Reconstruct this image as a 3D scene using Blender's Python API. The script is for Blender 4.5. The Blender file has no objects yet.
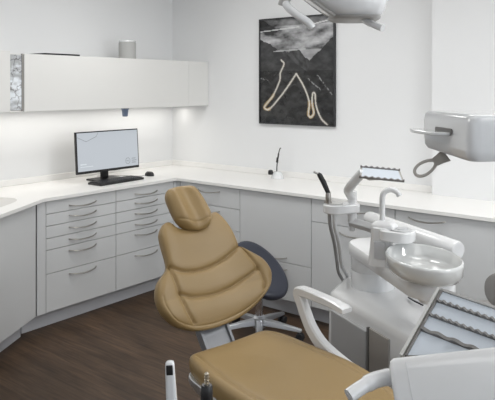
import bpy, bmesh, math, random
from mathutils import Vector, Matrix, noise, geometry
random.seed(7)
S = bpy.context.scene
COL = S.collection
R = math.radians

# ------------------------------------------------------------------ camera, world, light, exposure
cam = bpy.data.cameras.new('camera')
cam.sensor_width = 36.0
cam.lens = 633.2 / 495 * 36.0
cam.shift_y = -112.9 / 495
cam.clip_start = 0.05
camo = bpy.data.objects.new('camera', cam)
COL.objects.link(camo)
camo.location = (4.19, -4.152, 1.588)
camo.rotation_euler = (R(90), 0, R(38.9))
S.camera = camo

S.view_settings.view_transform = 'Standard'
S.view_settings.look = 'None'
S.view_settings.gamma = 1.0
S.view_settings.use_curve_mapping = False
S.view_settings.exposure = -0.02

w = bpy.data.worlds.new('world')
S.world = w
w.use_nodes = True
w.node_tree.nodes['Background'].inputs[0].default_value = (0.85, 0.92, 1.0, 1)
w.node_tree.nodes['Background'].inputs[1].default_value = 1.0


def area(name, loc, rot, sx, sy, power, color=(1, 1, 1), spread=180):
    l = bpy.data.lights.new(name, 'AREA')
    l.shape = 'RECTANGLE'
    l.size, l.size_y = sx, sy
    l.energy = power
    l.color = color
    l.spread = R(spread)
    o = bpy.data.objects.new(name, l)
    COL.objects.link(o)
    o.location = loc
    o.rotation_euler = rot
    return o


# daylight through the right-hand window, and through an added unseen front one
LW = [36, 4, 2.6]
area('unseen_window_light', (6.35, -2.6, 1.75), (0, R(90), 0), 1.5, 2.8, LW[0], (0.90, 0.95, 1.0))
area('unseen_window_light', (4.3, -5.75, 1.75), (R(90), 0, 0), 2.8, 1.5, LW[1], (0.90, 0.95, 1.0))  # window light behind the camera, added to brighten the right-hand cabinets and wall
PANELS = [(1.45, -1.35), (3.2, -1.35), (5.1, -1.35), (1.45, -3.2), (3.2, -3.2), (5.1, -3.2)]
POWER = [16, 8.5, 42, 11, 1, 1]
for (x, y), pw_ in zip(PANELS, POWER):
    area('ceiling_panel_light', (x, y, 2.66), (0, 0, 0), 1.1, 0.55, pw_, (1.0, 1.0, 0.985))
# strip under the wall cabinets
area('under_cabinet_light', (0.10, -1.05, 1.405), (0, 0, 0), 0.06, 2.0, LW[2], (1.0, 0.97, 0.91))


# ------------------------------------------------------------------ materials
def mat(name, color, rough=0.5, metal=0.0, spec=0.5, coat=0.0, trans=0.0, emit=None, es=0.0, bump=None, var=0.0, varscale=3.0):
    m = bpy.data.materials.new(name)
    m.use_nodes = True
    nt = m.node_tree
    b = nt.nodes['Principled BSDF']
    b.inputs['Base Color'].default_value = (*color, 1)
    b.inputs['Roughness'].default_value = rough
    b.inputs['Metallic'].default_value = metal
    b.inputs['Specular IOR Level'].default_value = spec
    b.inputs['Coat Weight'].default_value = coat
    b.inputs['Coat Roughness'].default_value = 0.08
    b.inputs['Transmission Weight'].default_value = trans
    if emit:
        b.inputs['Emission Color'].default_value = (*emit, 1)
        b.inputs['Emission Strength'].default_value = es
    if bump or var:
        tc = nt.nodes.new('ShaderNodeTexCoord')
    if bump:
        sc, st = bump
        n = nt.nodes.new('ShaderNodeTexNoise')
        n.inputs['Scale'].default_value = sc
        n.inputs['Detail'].default_value = 3
        bp = nt.nodes.new('ShaderNodeBump')
        bp.inputs['Strength'].default_value = st
        bp.inputs['Distance'].default_value = 0.002
        nt.links.new(tc.outputs['Object'], n.inputs['Vector'])
        nt.links.new(n.outputs[0], bp.inputs['Height'])
        nt.links.new(bp.outputs[0], b.inputs['Normal'])
    if var:
        n = nt.nodes.new('ShaderNodeTexNoise')
        n.inputs['Scale'].default_value = varscale
        n.inputs['Detail'].default_value = 4
        mx = nt.nodes.new('ShaderNodeMix')
        mx.data_type = 'RGBA'
        mx.inputs[6].default_value = (*[c * (1 - var) for c in color], 1)
        mx.inputs[7].default_value = (*[min(1, c * (1 + var)) for c in color], 1)
        nt.links.new(tc.outputs['Object'], n.inputs['Vector'])
        nt.links.new(n.outputs[0], mx.inputs[0])
        nt.links.new(mx.outputs[2], b.inputs['Base Color'])
    return m


M = {}
M['wall'] = mat('wall_paint', (0.80, 0.805, 0.81), 0.85, bump=(260, 0.08), var=0.01)
M['ceiling'] = mat('ceiling_paint', (0.84, 0.84, 0.83), 0.9)
M['front'] = mat('cabinet_lacquer', (0.645, 0.655, 0.66), 0.35, coat=0.1, var=0.012)
M['carcass'] = mat('cabinet_carcass', (0.25, 0.26, 0.27), 0.6)
M['plinth'] = mat('plinth_laminate', (0.60, 0.61, 0.64), 0.4)
M['upper'] = mat('wall_cabinet_lacquer', (0.74, 0.735, 0.715), 0.4, var=0.01)
M['counter'] = mat('solid_surface', (0.86, 0.85, 0.83), 0.32, var=0.01)
M['basin'] = mat('basin_surface', (0.66, 0.645, 0.62), 0.35, var=0.06, varscale=180)
M['steel'] = mat('brushed_steel', (0.43, 0.41, 0.385), 0.28, metal=1.0)
M['chrome'] = mat('polished_chrome', (0.75, 0.76, 0.78), 0.12, metal=1.0)
M['alu'] = mat('cast_aluminium', (0.62, 0.64, 0.67), 0.32, metal=0.85)
M['white'] = mat('white_plastic', (0.70, 0.705, 0.71), 0.25, coat=0.4)
M['whiteg'] = mat('white_gloss_shell', (0.72, 0.73, 0.74), 0.12, coat=0.7)
M['offwhite'] = mat('off_white_plastic', (0.52, 0.515, 0.50), 0.35)
M['greyp'] = mat('grey_plastic', (0.36, 0.355, 0.345), 0.4)
M['lightgrey'] = mat('light_grey_plastic', (0.52, 0.525, 0.53), 0.35)
M['warmgrey'] = mat('warm_grey_metal', (0.40, 0.385, 0.36), 0.35, metal=0.3)
M['ridge'] = mat('grey_silicone', (0.17, 0.165, 0.16), 0.5)
M['black'] = mat('black_plastic', (0.012, 0.012, 0.013), 0.35)
M['blackrub'] = mat('black_rubber', (0.02, 0.02, 0.022), 0.7)
M['navy'] = mat('dark_blue_vinyl', (0.034, 0.038, 0.055), 0.38, bump=(420, 0.15))
M['greyvinyl'] = mat('grey_vinyl', (0.26, 0.25, 0.24), 0.5)
M['tan'] = mat('tan_leatherette', (0.278, 0.188, 0.080), 0.42, bump=(340, 0.28), var=0.04, varscale=9)
M['tanpipe'] = mat('tan_piping', (0.30, 0.20, 0.095), 0.5)
M['ceramic'] = mat('bowl_glass', (0.58, 0.59, 0.585), 0.08, coat=0.8)
M['traymat'] = mat('pale_blue_tray_liner', (0.53, 0.575, 0.63), 0.5, var=0.02)
M['screen'] = mat('screen_image', (0.02, 0.02, 0.02), 0.15, emit=(0.475, 0.51, 0.55), es=1.05)
M['screenline'] = mat('screen_line', (0.02, 0.02, 0.02), 0.3, emit=(0.16, 0.18, 0.20), es=0.8)
M['screenwhite'] = mat('screen_text', (0.02, 0.02, 0.02), 0.3, emit=(0.62, 0.67, 0.7), es=1.0)
M['led'] = mat('led_strip', (0.9, 0.9, 0.9), 0.5, emit=(1.0, 0.97, 0.91), es=1.0)
M['panel'] = mat('light_diffuser', (0.9, 0.9, 0.9), 0.5, emit=(1.0, 0.985, 0.96), es=1.5)
M['lens'] = mat('lamp_lens', (0.55, 0.56, 0.58), 0.08, coat=1.0)
M['fabric'] = mat('grey_speaker_fabric', (0.44, 0.44, 0.43), 0.9, bump=(500, 0.4))
M['bluegrey'] = mat('blue_grey_plastic', (0.20, 0.25, 0.36), 0.35)
M['gold'] = mat('brass_contact', (0.60, 0.54, 0.44), 0.3, metal=1.0)
M['frame'] = mat('black_frame', (0.02, 0.02, 0.022), 0.4)
M['hingegrey'] = mat('grey_powder_coat', (0.27, 0.28, 0.30), 0.4, metal=0.3)
M['panelgrey'] = mat('side_panel_grey', (0.40, 0.405, 0.41), 0.3, coat=0.2)
M['hose'] = mat('grey_hose', (0.30, 0.30, 0.30), 0.4)


def wood_floor():
    m = bpy.data.materials.new('dark_oak_planks')
    m.use_nodes = True
    nt = m.node_tree
    L = nt.links
    b = nt.nodes['Principled BSDF']
    tc = nt.nodes.new('ShaderNodeTexCoord')
    br = nt.nodes.new('ShaderNodeTexBrick')
    br.offset = 0.37
    br.inputs['Scale'].default_value = 1.0
    br.inputs['Brick Width'].default_value = 1.25
    br.inputs['Row Height'].default_value = 0.18
    br.inputs['Mortar Size'].default_value = 0.0014
    br.inputs['Mortar Smooth'].default_value = 0.3
    br.inputs['Bias'].default_value = 0.0
    br.inputs['Color1'].default_value = (0.060, 0.036, 0.021, 1)
    br.inputs['Color2'].default_value = (0.080, 0.049, 0.030, 1)
    br.inputs['Mortar'].default_value = (0.050, 0.034, 0.025, 1)
    L.new(tc.outputs['Object'], br.inputs['Vector'])
    mp = nt.nodes.new('ShaderNodeMapping')
    mp.inputs['Scale'].default_value = (1.6, 22, 1)
    L.new(tc.outputs['Object'], mp.inputs['Vector'])
    n = nt.nodes.new('ShaderNodeTexNoise')
    n.inputs['Scale'].default_value = 2.2
    n.inputs['Detail'].default_value = 9
    n.inputs['Roughness'].default_value = 0.65
    n.inputs['Distortion'].default_value = 0.6
    L.new(mp.outputs[0], n.inputs['Vector'])
    n2 = nt.nodes.new('ShaderNodeTexNoise')
    n2.inputs['Scale'].default_value = 2.0
    n2.inputs['Detail'].default_value = 5
    mp2 = nt.nodes.new('ShaderNodeMapping')
    mp2.inputs['Scale'].default_value = (1.0, 4.0, 1)
    L.new(tc.outputs['Object'], mp2.inputs['Vector'])
    L.new(mp2.outputs[0], n2.inputs['Vector'])
    rp = nt.nodes.new('ShaderNodeMapRange')
    rp.inputs[1].default_value = 0.3
    rp.inputs[2].default_value = 0.7
    rp.inputs[3].default_value = 0.55
    rp.inputs[4].default_value = 1.5
    L.new(n.outputs[0], rp.inputs[0])
    rp2 = nt.nodes.new('ShaderNodeMapRange')
    rp2.inputs[1].default_value = 0.3
    rp2.inputs[2].default_value = 0.7
    rp2.inputs[3].default_value = 0.6
    rp2.inputs[4].default_value = 1.3
    L.new(n2.outputs[0], rp2.inputs[0])
    mul = nt.nodes.new('ShaderNodeMath')
    mul.operation = 'MULTIPLY'
    L.new(rp.outputs[0], mul.inputs[0])
    L.new(rp2.outputs[0], mul.inputs[1])
    vm = nt.nodes.new('ShaderNodeVectorMath')
    vm.operation = 'SCALE'
    L.new(br.outputs['Color'], vm.inputs[0])
    L.new(mul.outputs[0], vm.inputs['Scale'])
    L.new(vm.outputs[0], b.inputs['Base Color'])
    b.inputs['Roughness'].default_value = 0.5
    b.inputs['Specular IOR Level'].default_value = 0.35
    bp = nt.nodes.new('ShaderNodeBump')
    bp.inputs['Strength'].default_value = 0.15
    bp.inputs['Distance'].default_value = 0.002
    L.new(n.outputs[0], bp.inputs['Height'])
    L.new(bp.outputs[0], b.inputs['Normal'])
    return m


M['floor'] = wood_floor()


def glass_mat(name, tint=(1, 1, 1), gloss=0.08):
    m = bpy.data.materials.new(name)
    m.use_nodes = True
    nt = m.node_tree
    nt.nodes.remove(nt.nodes['Principled BSDF'])
    out = nt.nodes['Material Output']
    t = nt.nodes.new('ShaderNodeBsdfTransparent')
    t.inputs[0].default_value = (*tint, 1)
    g = nt.nodes.new('ShaderNodeBsdfGlossy')
    g.inputs['Roughness'].default_value = 0.03
    mx = nt.nodes.new('ShaderNodeMixShader')
    mx.inputs[0].default_value = gloss
    nt.links.new(t.outputs[0], mx.inputs[1])
    nt.links.new(g.outputs[0], mx.inputs[2])
    nt.links.new(mx.outputs[0], out.inputs[0])
    return m


M['glass'] = glass_mat('clear_glass')


def reflection_mat():
    """pale glass front with a reflected window and trees painted into its colour"""
    m = bpy.data.materials.new('painted_reflection_glass')
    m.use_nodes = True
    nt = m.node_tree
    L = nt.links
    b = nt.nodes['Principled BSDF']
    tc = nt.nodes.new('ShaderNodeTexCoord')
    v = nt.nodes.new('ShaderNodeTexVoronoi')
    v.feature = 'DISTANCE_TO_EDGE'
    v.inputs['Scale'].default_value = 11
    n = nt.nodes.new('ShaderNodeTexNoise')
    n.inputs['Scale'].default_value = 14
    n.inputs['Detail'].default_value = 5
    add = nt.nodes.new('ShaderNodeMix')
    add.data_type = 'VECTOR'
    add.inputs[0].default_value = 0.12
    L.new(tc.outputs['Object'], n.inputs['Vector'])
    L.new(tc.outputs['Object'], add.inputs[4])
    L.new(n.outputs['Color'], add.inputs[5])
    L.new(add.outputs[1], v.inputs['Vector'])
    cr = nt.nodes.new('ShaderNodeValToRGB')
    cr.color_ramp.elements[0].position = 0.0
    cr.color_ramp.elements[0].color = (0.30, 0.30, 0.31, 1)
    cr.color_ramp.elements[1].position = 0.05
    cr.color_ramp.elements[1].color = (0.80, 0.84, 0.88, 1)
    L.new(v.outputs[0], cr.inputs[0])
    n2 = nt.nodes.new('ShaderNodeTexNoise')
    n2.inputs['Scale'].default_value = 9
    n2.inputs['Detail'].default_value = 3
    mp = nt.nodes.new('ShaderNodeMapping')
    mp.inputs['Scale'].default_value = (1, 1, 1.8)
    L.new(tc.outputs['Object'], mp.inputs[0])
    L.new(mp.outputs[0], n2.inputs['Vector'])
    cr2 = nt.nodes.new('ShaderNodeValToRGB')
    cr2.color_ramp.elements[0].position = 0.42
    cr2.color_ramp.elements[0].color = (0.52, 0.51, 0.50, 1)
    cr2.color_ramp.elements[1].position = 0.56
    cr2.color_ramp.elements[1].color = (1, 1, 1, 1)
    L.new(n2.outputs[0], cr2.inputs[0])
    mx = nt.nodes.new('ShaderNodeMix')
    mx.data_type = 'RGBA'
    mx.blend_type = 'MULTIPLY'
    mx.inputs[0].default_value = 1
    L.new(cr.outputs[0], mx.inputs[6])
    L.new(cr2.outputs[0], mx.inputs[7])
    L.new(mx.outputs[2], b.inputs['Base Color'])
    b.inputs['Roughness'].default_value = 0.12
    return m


M['reflected_twigs'] = reflection_mat()


# ------------------------------------------------------------------ mesh helpers
class MB:
    def __init__(s):
        s.v, s.f = [], []

    def add(s, vs, fs, mtx=None):
        o = len(s.v)
        s.v += [tuple(mtx @ Vector(p)) if mtx else tuple(p) for p in vs]
        s.f += [tuple(i + o for i in f) for f in fs]
        return s

    def box(s, x0, x1, y0, y1, z0, z1, mtx=None):
        vs = [(x, y, z) for x in (x0, x1) for y in (y0, y1) for z in (z0, z1)]
        fs = [(0, 1, 3, 2), (4, 6, 7, 5), (0, 4, 5, 1), (2, 3, 7, 6), (0, 2, 6, 4), (1, 5, 7, 3)]
        return s.add(vs, fs, mtx)

    def prism(s, poly, z0, z1, mtx=None, top=None):
        n = len(poly)
        top = top or poly
        vs = [(x, y, z0) for x, y in poly] + [(x, y, z1) for x, y in top]
        fs = [tuple(range(n - 1, -1, -1)), tuple(range(n, 2 * n))]
        fs += [(i, (i + 1) % n, n + (i + 1) % n, n + i) for i in range(n)]
        return s.add(vs, fs, mtx)

    def loft(s, rings, cap=True, closed=False, mtx=None):
        n = len(rings[0])
        vs = [p for r_ in rings for p in r_]
        fs = []
        m = len(rings)
        for j in range(m - 1 + (1 if closed else 0)):
            a, b = j * n, ((j + 1) % m) * n
            fs += [(a + i, a + (i + 1) % n, b + (i + 1) % n, b + i) for i in range(n)]
        if cap and not closed:
            fs += [tuple(range(n - 1, -1, -1)), tuple(range((m - 1) * n, m * n))]
        return s.add(vs, fs, mtx)

    def lathe(s, prof, seg=32, mtx=None, sx=1.0, sy=1.0):
        rings = [[(r_ * sx * math.cos(2 * math.pi * i / seg), r_ * sy * math.sin(2 * math.pi * i / seg), z) for i in range(seg)] for r_, z in prof]
        return s.loft(rings, mtx=mtx)

    def tube(s, pts, rad, seg=12, flat=1.0, up=(0, 0, 1), mtx=None):
        """round (or flattened) rod along pts; rad is a number or a list; flat scales the section along 'up'"""
        P = [Vector(p) for p in pts]
        if not isinstance(rad, (list, tuple)):
            rad = [rad] * len(P)
        up = Vector(up)
        rings = []
        prev = None
        for i, p in enumerate(P):
            t = (P[min(i + 1, len(P) - 1)] - P[max(i - 1, 0)]).normalized()
            if prev is None:
                a = t.cross(up)
                if a.length < 0.1:
                    a = t.cross(Vector((1, 0.2, 0)))
                a.normalize()
            else:
                a = (prev - t * prev.dot(t)).normalized()
            prev = a
            b = a.cross(t).normalized()
            rings.append([tuple(p + a * rad[i] * math.cos(2 * math.pi * k / seg) + b * rad[i] * flat * math.sin(2 * math.pi * k / seg)) for k in range(seg)])
        return s.loft(rings, mtx=mtx)

    def build(s, name, material, parent=None, bevel=0.0, seg=2, smooth=35, subsurf=0):
        me = bpy.data.meshes.new(name)
        me.from_pydata(s.v, [], s.f)
        bm = bmesh.new()
        bm.from_mesh(me)
        bmesh.ops.recalc_face_normals(bm, faces=bm.faces)
        bm.to_mesh(me)
        bm.free()
        o = bpy.data.objects.new(name, me)
        COL.objects.link(o)
        me.materials.append(material)
        if parent:
            o.parent = parent
        if smooth:
            for p in me.polygons:
                p.use_smooth = True
            me.set_sharp_from_angle(angle=R(smooth))
        if bevel:
            md = o.modifiers.new('bevel', 'BEVEL')
            md.width = bevel
            md.segments = seg
            md.limit_method = 'ANGLE'
            md.angle_limit = R(38)
            md.harden_normals = True
        if subsurf:
            md = o.modifiers.new('subsurf', 'SUBSURF')
            md.levels = md.render_levels = subsurf
        return o


def B(*a, mtx=None):
    return MB().box(*a, mtx=mtx)


def smooth_path(pts, n=8, closed=False):
    """Catmull-Rom through points"""
    P = [Vector(p) for p in pts]
    out = []
    N = len(P)
    rng = range(N) if closed else range(N - 1)
    for i in rng:
        p0 = P[(i - 1) % N] if closed or i > 0 else P[0] * 2 - P[1]
        p1, p2 = P[i], P[(i + 1) % N]
        p3 = P[(i + 2) % N] if closed or i + 2 < N else P[-1] * 2 - P[-2]
        for k in range(n):
            t = k / n
            out.append(0.5 * ((2 * p1) + (p2 - p0) * t + (2 * p0 - 5 * p1 + 4 * p2 - p3) * t * t + (3 * p1 - p0 - 3 * p2 + p3) * t ** 3))
    if not closed:
        out.append(P[-1])
    return out


def rrect(x0, x1, y0, y1, r_, n=6):
    out = []
    for cx, cy, a in ((x1 - r_, y1 - r_, 0), (x0 + r_, y1 - r_, 90), (x0 + r_, y0 + r_, 180), (x1 - r_, y0 + r_, 270)):
        for k in range(n + 1):
            t = R(a + 90 * k / n)
            out.append((cx + r_ * math.cos(t), cy + r_ * math.sin(t)))
    return out


def round_poly(poly, r_, n=5):
    """round every corner of a convex polygon"""
    out = []
    N = len(poly)
    for i in range(N):
        p = Vector(poly[i]).to_2d()
        a = (Vector(poly[i - 1]).to_2d() - p)
        b = (Vector(poly[(i + 1) % N]).to_2d() - p)
        rr = r_[i] if isinstance(r_, (list, tuple)) else r_
        rr = min(rr, a.length * 0.45, b.length * 0.45)
        A, Bq = p + a.normalized() * rr, p + b.normalized() * rr
        for k in range(n + 1):
            t = k / n
            q = A * (1 - t) ** 2 + p * 2 * t * (1 - t) + Bq * t * t
            out.append((q.x, q.y))
    return out


def thing(name, label, cat, loc=(0, 0, 0), rotz=0.0, group=None):
    o = bpy.data.objects.new(name, None)
    o.empty_display_size = 0.1
    COL.objects.link(o)
    o.location = loc
    o.rotation_euler = (0, 0, rotz)
    tag(o, label, cat, group)
    return o


def tag(o, label, cat, group=None):
    o['label'] = label
    o['category'] = cat
    if group:
        o['group'] = group
    return o


def struct(o):
    o['kind'] = 'structure'
    return o


def copy_tree(o, parent=None):
    c = o.copy()
    COL.objects.link(c)
    c.parent = parent
    for ch in list(o.children):
        copy_tree(ch, c)
    return c


def frame(ox, oy, oz, xd):
    """matrix with origin and local x axis along the horizontal direction xd"""
    x = Vector((xd[0], xd[1], 0)).normalized()
    y = Vector((-x.y, x.x, 0))
    return Matrix(((x.x, y.x, 0, ox), (x.y, y.y, 0, oy), (0, 0, 1, oz), (0, 0, 0, 1)))


# ------------------------------------------------------------------ the setting
XR, YB, HC = 6.2, -5.6, 2.72
WX = -0.06
struct(B(WX - 0.1, XR + 0.1, YB - 0.1, 0.1, -0.08, 0, ).build('floor', M['floor'], smooth=0))
struct(B(WX - 0.1, XR + 0.1, YB - 0.1, 0.1, HC, HC + 0.08).build('ceiling', M['ceiling'], smooth=0))
struct(B(WX - 0.1, WX, YB, 0, 0, HC).build('wall_left', M['wall'], smooth=0))
struct(B(WX - 0.1, XR, 0, 0.1, 0, HC).build('wall_back', M['wall'], smooth=0))
struct(B(2.49, XR, -0.08, 0.0, 0, HC).build('wall_column', M['wall'], smooth=0))
wf = MB()
wf.box(WX - 0.1, 2.9, YB - 0.1, YB, 0, HC)
wf.box(5.7, XR, YB - 0.1, YB, 0, HC)
wf.box(2.9, 5.7, YB - 0.1, YB, 0, 0.95)
wf.box(2.9, 5.7, YB - 0.1, YB, 2.5, HC)
struct(wf.build('wall_front', M['wall'], smooth=0))
wn = MB()
for x0, x1 in ((2.9, 2.96), (5.64, 5.7), (4.27, 4.33)):
    wn.box(x0, x1, YB - 0.08, YB - 0.02, 0.95, 2.5)
wn.box(2.9, 5.7, YB - 0.08, YB - 0.02, 0.95, 1.01)
wn.box(2.9, 5.7, YB - 0.08, YB - 0.02, 2.44, 2.5)
w2 = struct(wn.build('added_window', M['white'], smooth=0))  # unseen front window, added for the light on the right side
B(2.96, 5.64, YB - 0.05, YB - 0.045, 1.01, 2.44).build('pane', M['glass'], w2, smooth=0)
wr = MB()
wr.box(XR, XR + 0.1, YB, -4.05, 0, HC)
wr.box(XR, XR + 0.1, -1.15, 0, 0, HC)
wr.box(XR, XR + 0.1, -4.05, -1.15, 0, 0.95)
wr.box(XR, XR + 0.1, -4.05, -1.15, 2.5, HC)
struct(wr.build('wall_right', M['wall'], smooth=0))
wn = MB()
for y0, y1 in ((-4.05, -3.99), (-1.21, -1.15), (-2.63, -2.57)):
    wn.box(XR + 0.02, XR + 0.08, y0, y1, 0.95, 2.5)
wn.box(XR + 0.02, XR + 0.08, -4.05, -1.15, 0.95, 1.01)
wn.box(XR + 0.02, XR + 0.08, -4.05, -1.15, 2.44, 2.5)
w1 = struct(wn.build('window_1', M['white'], smooth=0))
B(XR + 0.045, XR + 0.05, -3.99, -1.21, 1.01, 2.44).build('pane', M['glass'], w1, smooth=0)

for (x, y), nm in zip(PANELS, ('nearest the room corner with the computer', 'over the framed picture side, mid wall', 'at the right above the far cabinets', 'above the sink side of the room', 'over the foot of the treatment chair', 'nearest the window wall')):
    t = thing('ceiling_light', 'flat white rectangular ceiling light panel ' + nm, 'ceiling light', (x, y, HC), 0, 'ceiling light panels')
    fr = MB()
    fr.box(-0.62, 0.62, -0.345, -0.31, -0.045, 0)
    fr.box(-0.62, 0.62, 0.31, 0.345, -0.045, 0)
    fr.box(-0.62, -0.585, -0.31, 0.31, -0.045, 0)
    fr.box(0.585, 0.62, -0.31, 0.31, -0.045, 0)
    fr.build('frame', M['white'], t, smooth=0)
    B(-0.585, 0.585, -0.31, 0.31, -0.035, -0.0).build('diffuser', M['panel'], t, smooth=0)

# ------------------------------------------------------------------ worktop with basin
ZT, TH = 0.869, 0.021
outer = [(WX, -0.0), (WX, -3.3), (1.30, -3.05), (1.255, -2.93), (0.605, -1.80), (0.605, -0.605), (3.42, -0.605), (3.42, -0.08), (2.49, -0.08), (2.49, 0.0)]
bc = Vector((0.47, -2.20))
ba = Vector((0.50, -0.866)).normalized()
bn = Vector((-ba.y, ba.x))
def basin_ring(a, b, z, n=40):
    out = []
    for i in range(n):
        t = 2 * math.pi * i / n
        c, s_ = math.cos(t), math.sin(t)
        e = 2 / 3.2
        p = bc + ba * a * math.copysign(abs(c) ** e, c) + bn * b * math.copysign(abs(s_) ** e, s_)
        out.append((p.x, p.y, z))
    return out
hole = basin_ring(0.28, 0.20, ZT)
def plate_with_hole(outer, hole, z0, z1):
    o3 = [Vector((x, y, 0)) for x, y in outer]
    h3 = [Vector((p[0], p[1], 0)) for p in hole]
    tris = geometry.tessellate_polygon([o3, h3])
    allp = o3 + h3
    n, no = len(allp), len(o3)
    vs = [(p.x, p.y, z1) for p in allp] + [(p.x, p.y, z0) for p in allp]
    fs = [tuple(t) for t in tris] + [tuple(n + i for i in t[::-1]) for t in tris]
    for rng in (range(no), range(no, n)):
        r_ = list(rng)
        for i, a in enumerate(r_):
            b = r_[(i + 1) % len(r_)]
            fs.append((a, b, n + b, n + a))
    return MB().add(vs, fs)
wt = thing('worktop', 'long white L-shaped worktop running along both walls with angled end', 'worktop', (0, 0, 0))
plate_with_hole(outer, hole, ZT - TH, ZT).build('slab', M['counter'], wt, smooth=0)
up_ = MB()
up_.box(WX, WX + 0.018, -3.28, 0, ZT, ZT + 0.045)
up_.box(WX + 0.018, 2.49, -0.018, 0, ZT, ZT + 0.045)
up_.build('upstand', M['counter'], wt, bevel=0.003)
bs = MB()
rings = [basin_ring(0.28, 0.20, ZT - 0.002), basin_ring(0.272, 0.192, ZT - 0.02), basin_ring(0.262, 0.184, ZT - 0.10), basin_ring(0.225, 0.15, ZT - 0.135), basin_ring(0.05, 0.04, ZT - 0.145),
         basin_ring(0.05, 0.04, ZT - 0.155), basin_ring(0.24, 0.165, ZT - 0.147), basin_ring(0.28, 0.20, ZT - 0.10), basin_ring(0.288, 0.208, ZT - 0.026)]
bs.loft(rings, cap=True)
bs.build('basin', M['basin'], wt, smooth=50)

# ------------------------------------------------------------------ base cabinets
def handle_mb(L, proj=0.034, drop=0.012):
    """bow handle: centre at origin on the face, bar along local x, sticks out towards local -y"""
    m = MB()
    pts, rad = [], []
    n = 14
    for i in range(n + 1):
        t = i / n * 2 - 1
        pts.append((t * L / 2, -proj * (1 - t ** 2) ** 0.6 + 0.001, -drop * (1 - t * t)))
        rad.append(0.0062 - 0.0012 * abs(t))
    m.tube(pts, rad, seg=10, flat=0.75)
    return m


HANDLE_W = 0.225
def cabinet(label, mtx_rot, loc, width, fronts, depth=0.56, handles=(), name='drawer_cabinet', group='base cabinets under the worktop', door=False):
    """local x along the front from 0 to width, local -y = room side; fronts = [(z0,z1),..]; handles = [(i, x, z)]"""
    t = thing(name, label, 'cabinet', loc, mtx_rot, group)
    B(0.0015, width - 0.0015, 0.02, depth, 0.117, ZT - TH).build('body', M['carcass'], t, smooth=0)
    B(0.0, width, 0.085, 0.10, 0.0, 0.117).build('plinth', M['plinth'], t, smooth=0)
    for i, (z0, z1) in enumerate(fronts):
        d = B(0.002, width - 0.002, 0.0, 0.0195, z0 + 0.0018, z1 - 0.0018).build('door' if door or (z1 - z0) > 0.4 else 'drawer', M['front'], t, bevel=0.0012, seg=1)
        for (k, hx, hz) in handles:
            if k == i:
                h = handle_mb(HANDLE_W)
                h.v = [(x + hx, y, z + hz) for x, y, z in h.v]
                h.build('handle', M['steel'], d)
    return t


ZA = [0.845, 0.759, 0.680, 0.600, 0.524, 0.368, 0.117]
FA = [(ZA[i + 1], ZA[i]) for i in range(6)]
# run along the left wall: local x points towards -y in the world (rot -90), front faces +x
def wall_a(y_hi, width, label, fronts=FA, **k):
    hs = [(i, width / 2, z1 - (0.05 if i == 0 else 0.032)) for i, (z0, z1) in enumerate(fronts)]
    return cabinet(label, R(90), (0.585, y_hi - width, 0), width, fronts, handles=hs, **k)
# rot +90: local x -> +y, local y -> -x, so the front (local y=0) faces +x
wall_a(-1.194, 0.577, 'light grey six-drawer cabinet directly below the computer monitor, beside the angled corner')
wall_a(-0.617, 0.577, 'light grey six-drawer cabinet below the mouse, between monitor cabinet and room corner')

def wall_b(x0, width, label, fronts, handles, **k):
    return cabinet(label, 0, (x0, -0.585, 0), width, fronts, handles=handles, **k)
wall_b(0.628, 0.612, 'light grey drawer cabinet right of the room corner, behind the tan headrest', [(0.69, 0.845), (0.529, 0.69), (0.37, 0.529), (0.117, 0.37)],
       [(0, 0.306, 0.802), (1, 0.306, 0.655), (2, 0.306, 0.495), (3, 0.306, 0.335)])
wall_b(1.24, 0.62, 'light grey cabinet with one tall front over a drawer, behind the blue stool', [(0.376, 0.845), (0.117, 0.376)],
       [(0, 0.31, 0.41), (1, 0.31, 0.33)], name='base_cabinet')
wall_b(1.86, 0.607, 'light grey cabinet with top drawer and door, behind the suction hoses', [(0.69, 0.845), (0.117, 0.69)],
       [(0, 0.31, 0.80), (1, 0.33, 0.647)], name='base_cabinet')
wall_b(2.467, 0.915, 'wide light grey cabinet at the right, behind the spittoon bowl', [(0.117, 0.845)],
       [(0, 0.20, 0.807)], name='base_cabinet', depth=0.50)
# inner corner filler
fl = MB()
fl.box(0.563, 0.585, -0.615, -0.5855, 0.117, ZT - TH)
fl.box(0.585, 0.626, -0.5855, -0.566, 0.117, ZT - TH)
tag(fl.build('filler_panel', M['front'], smooth=0), 'narrow light grey corner filler panel where the two cabinet runs meet', 'panel')
fl = B(0.565, 0.587, -1.838, -1.773, 0.117, ZT - TH)
tag(fl.build('filler_panel', M['front'], bevel=0.001, seg=1), 'narrow upright grey filler strip between angled door and monitor drawers', 'panel')
tag(MB().prism([(0.50, -1.895), (0.50, -1.771), (0.485, -1.771), (0.485, -1.895)], 0, 0.117).build('plinth_strip', M['plinth'], smooth=0), 'short grey plinth strip below the upright filler strip', 'plinth')
tag(MB().box(0.488, 0.5, -0.615, -0.50, 0, 0.117).box(0.488, 0.626, -0.5, -0.488, 0, 0.117).build('plinth_strip', M['plinth'], smooth=0), 'grey plinth strip in the room corner behind the treatment chair', 'plinth')
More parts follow.
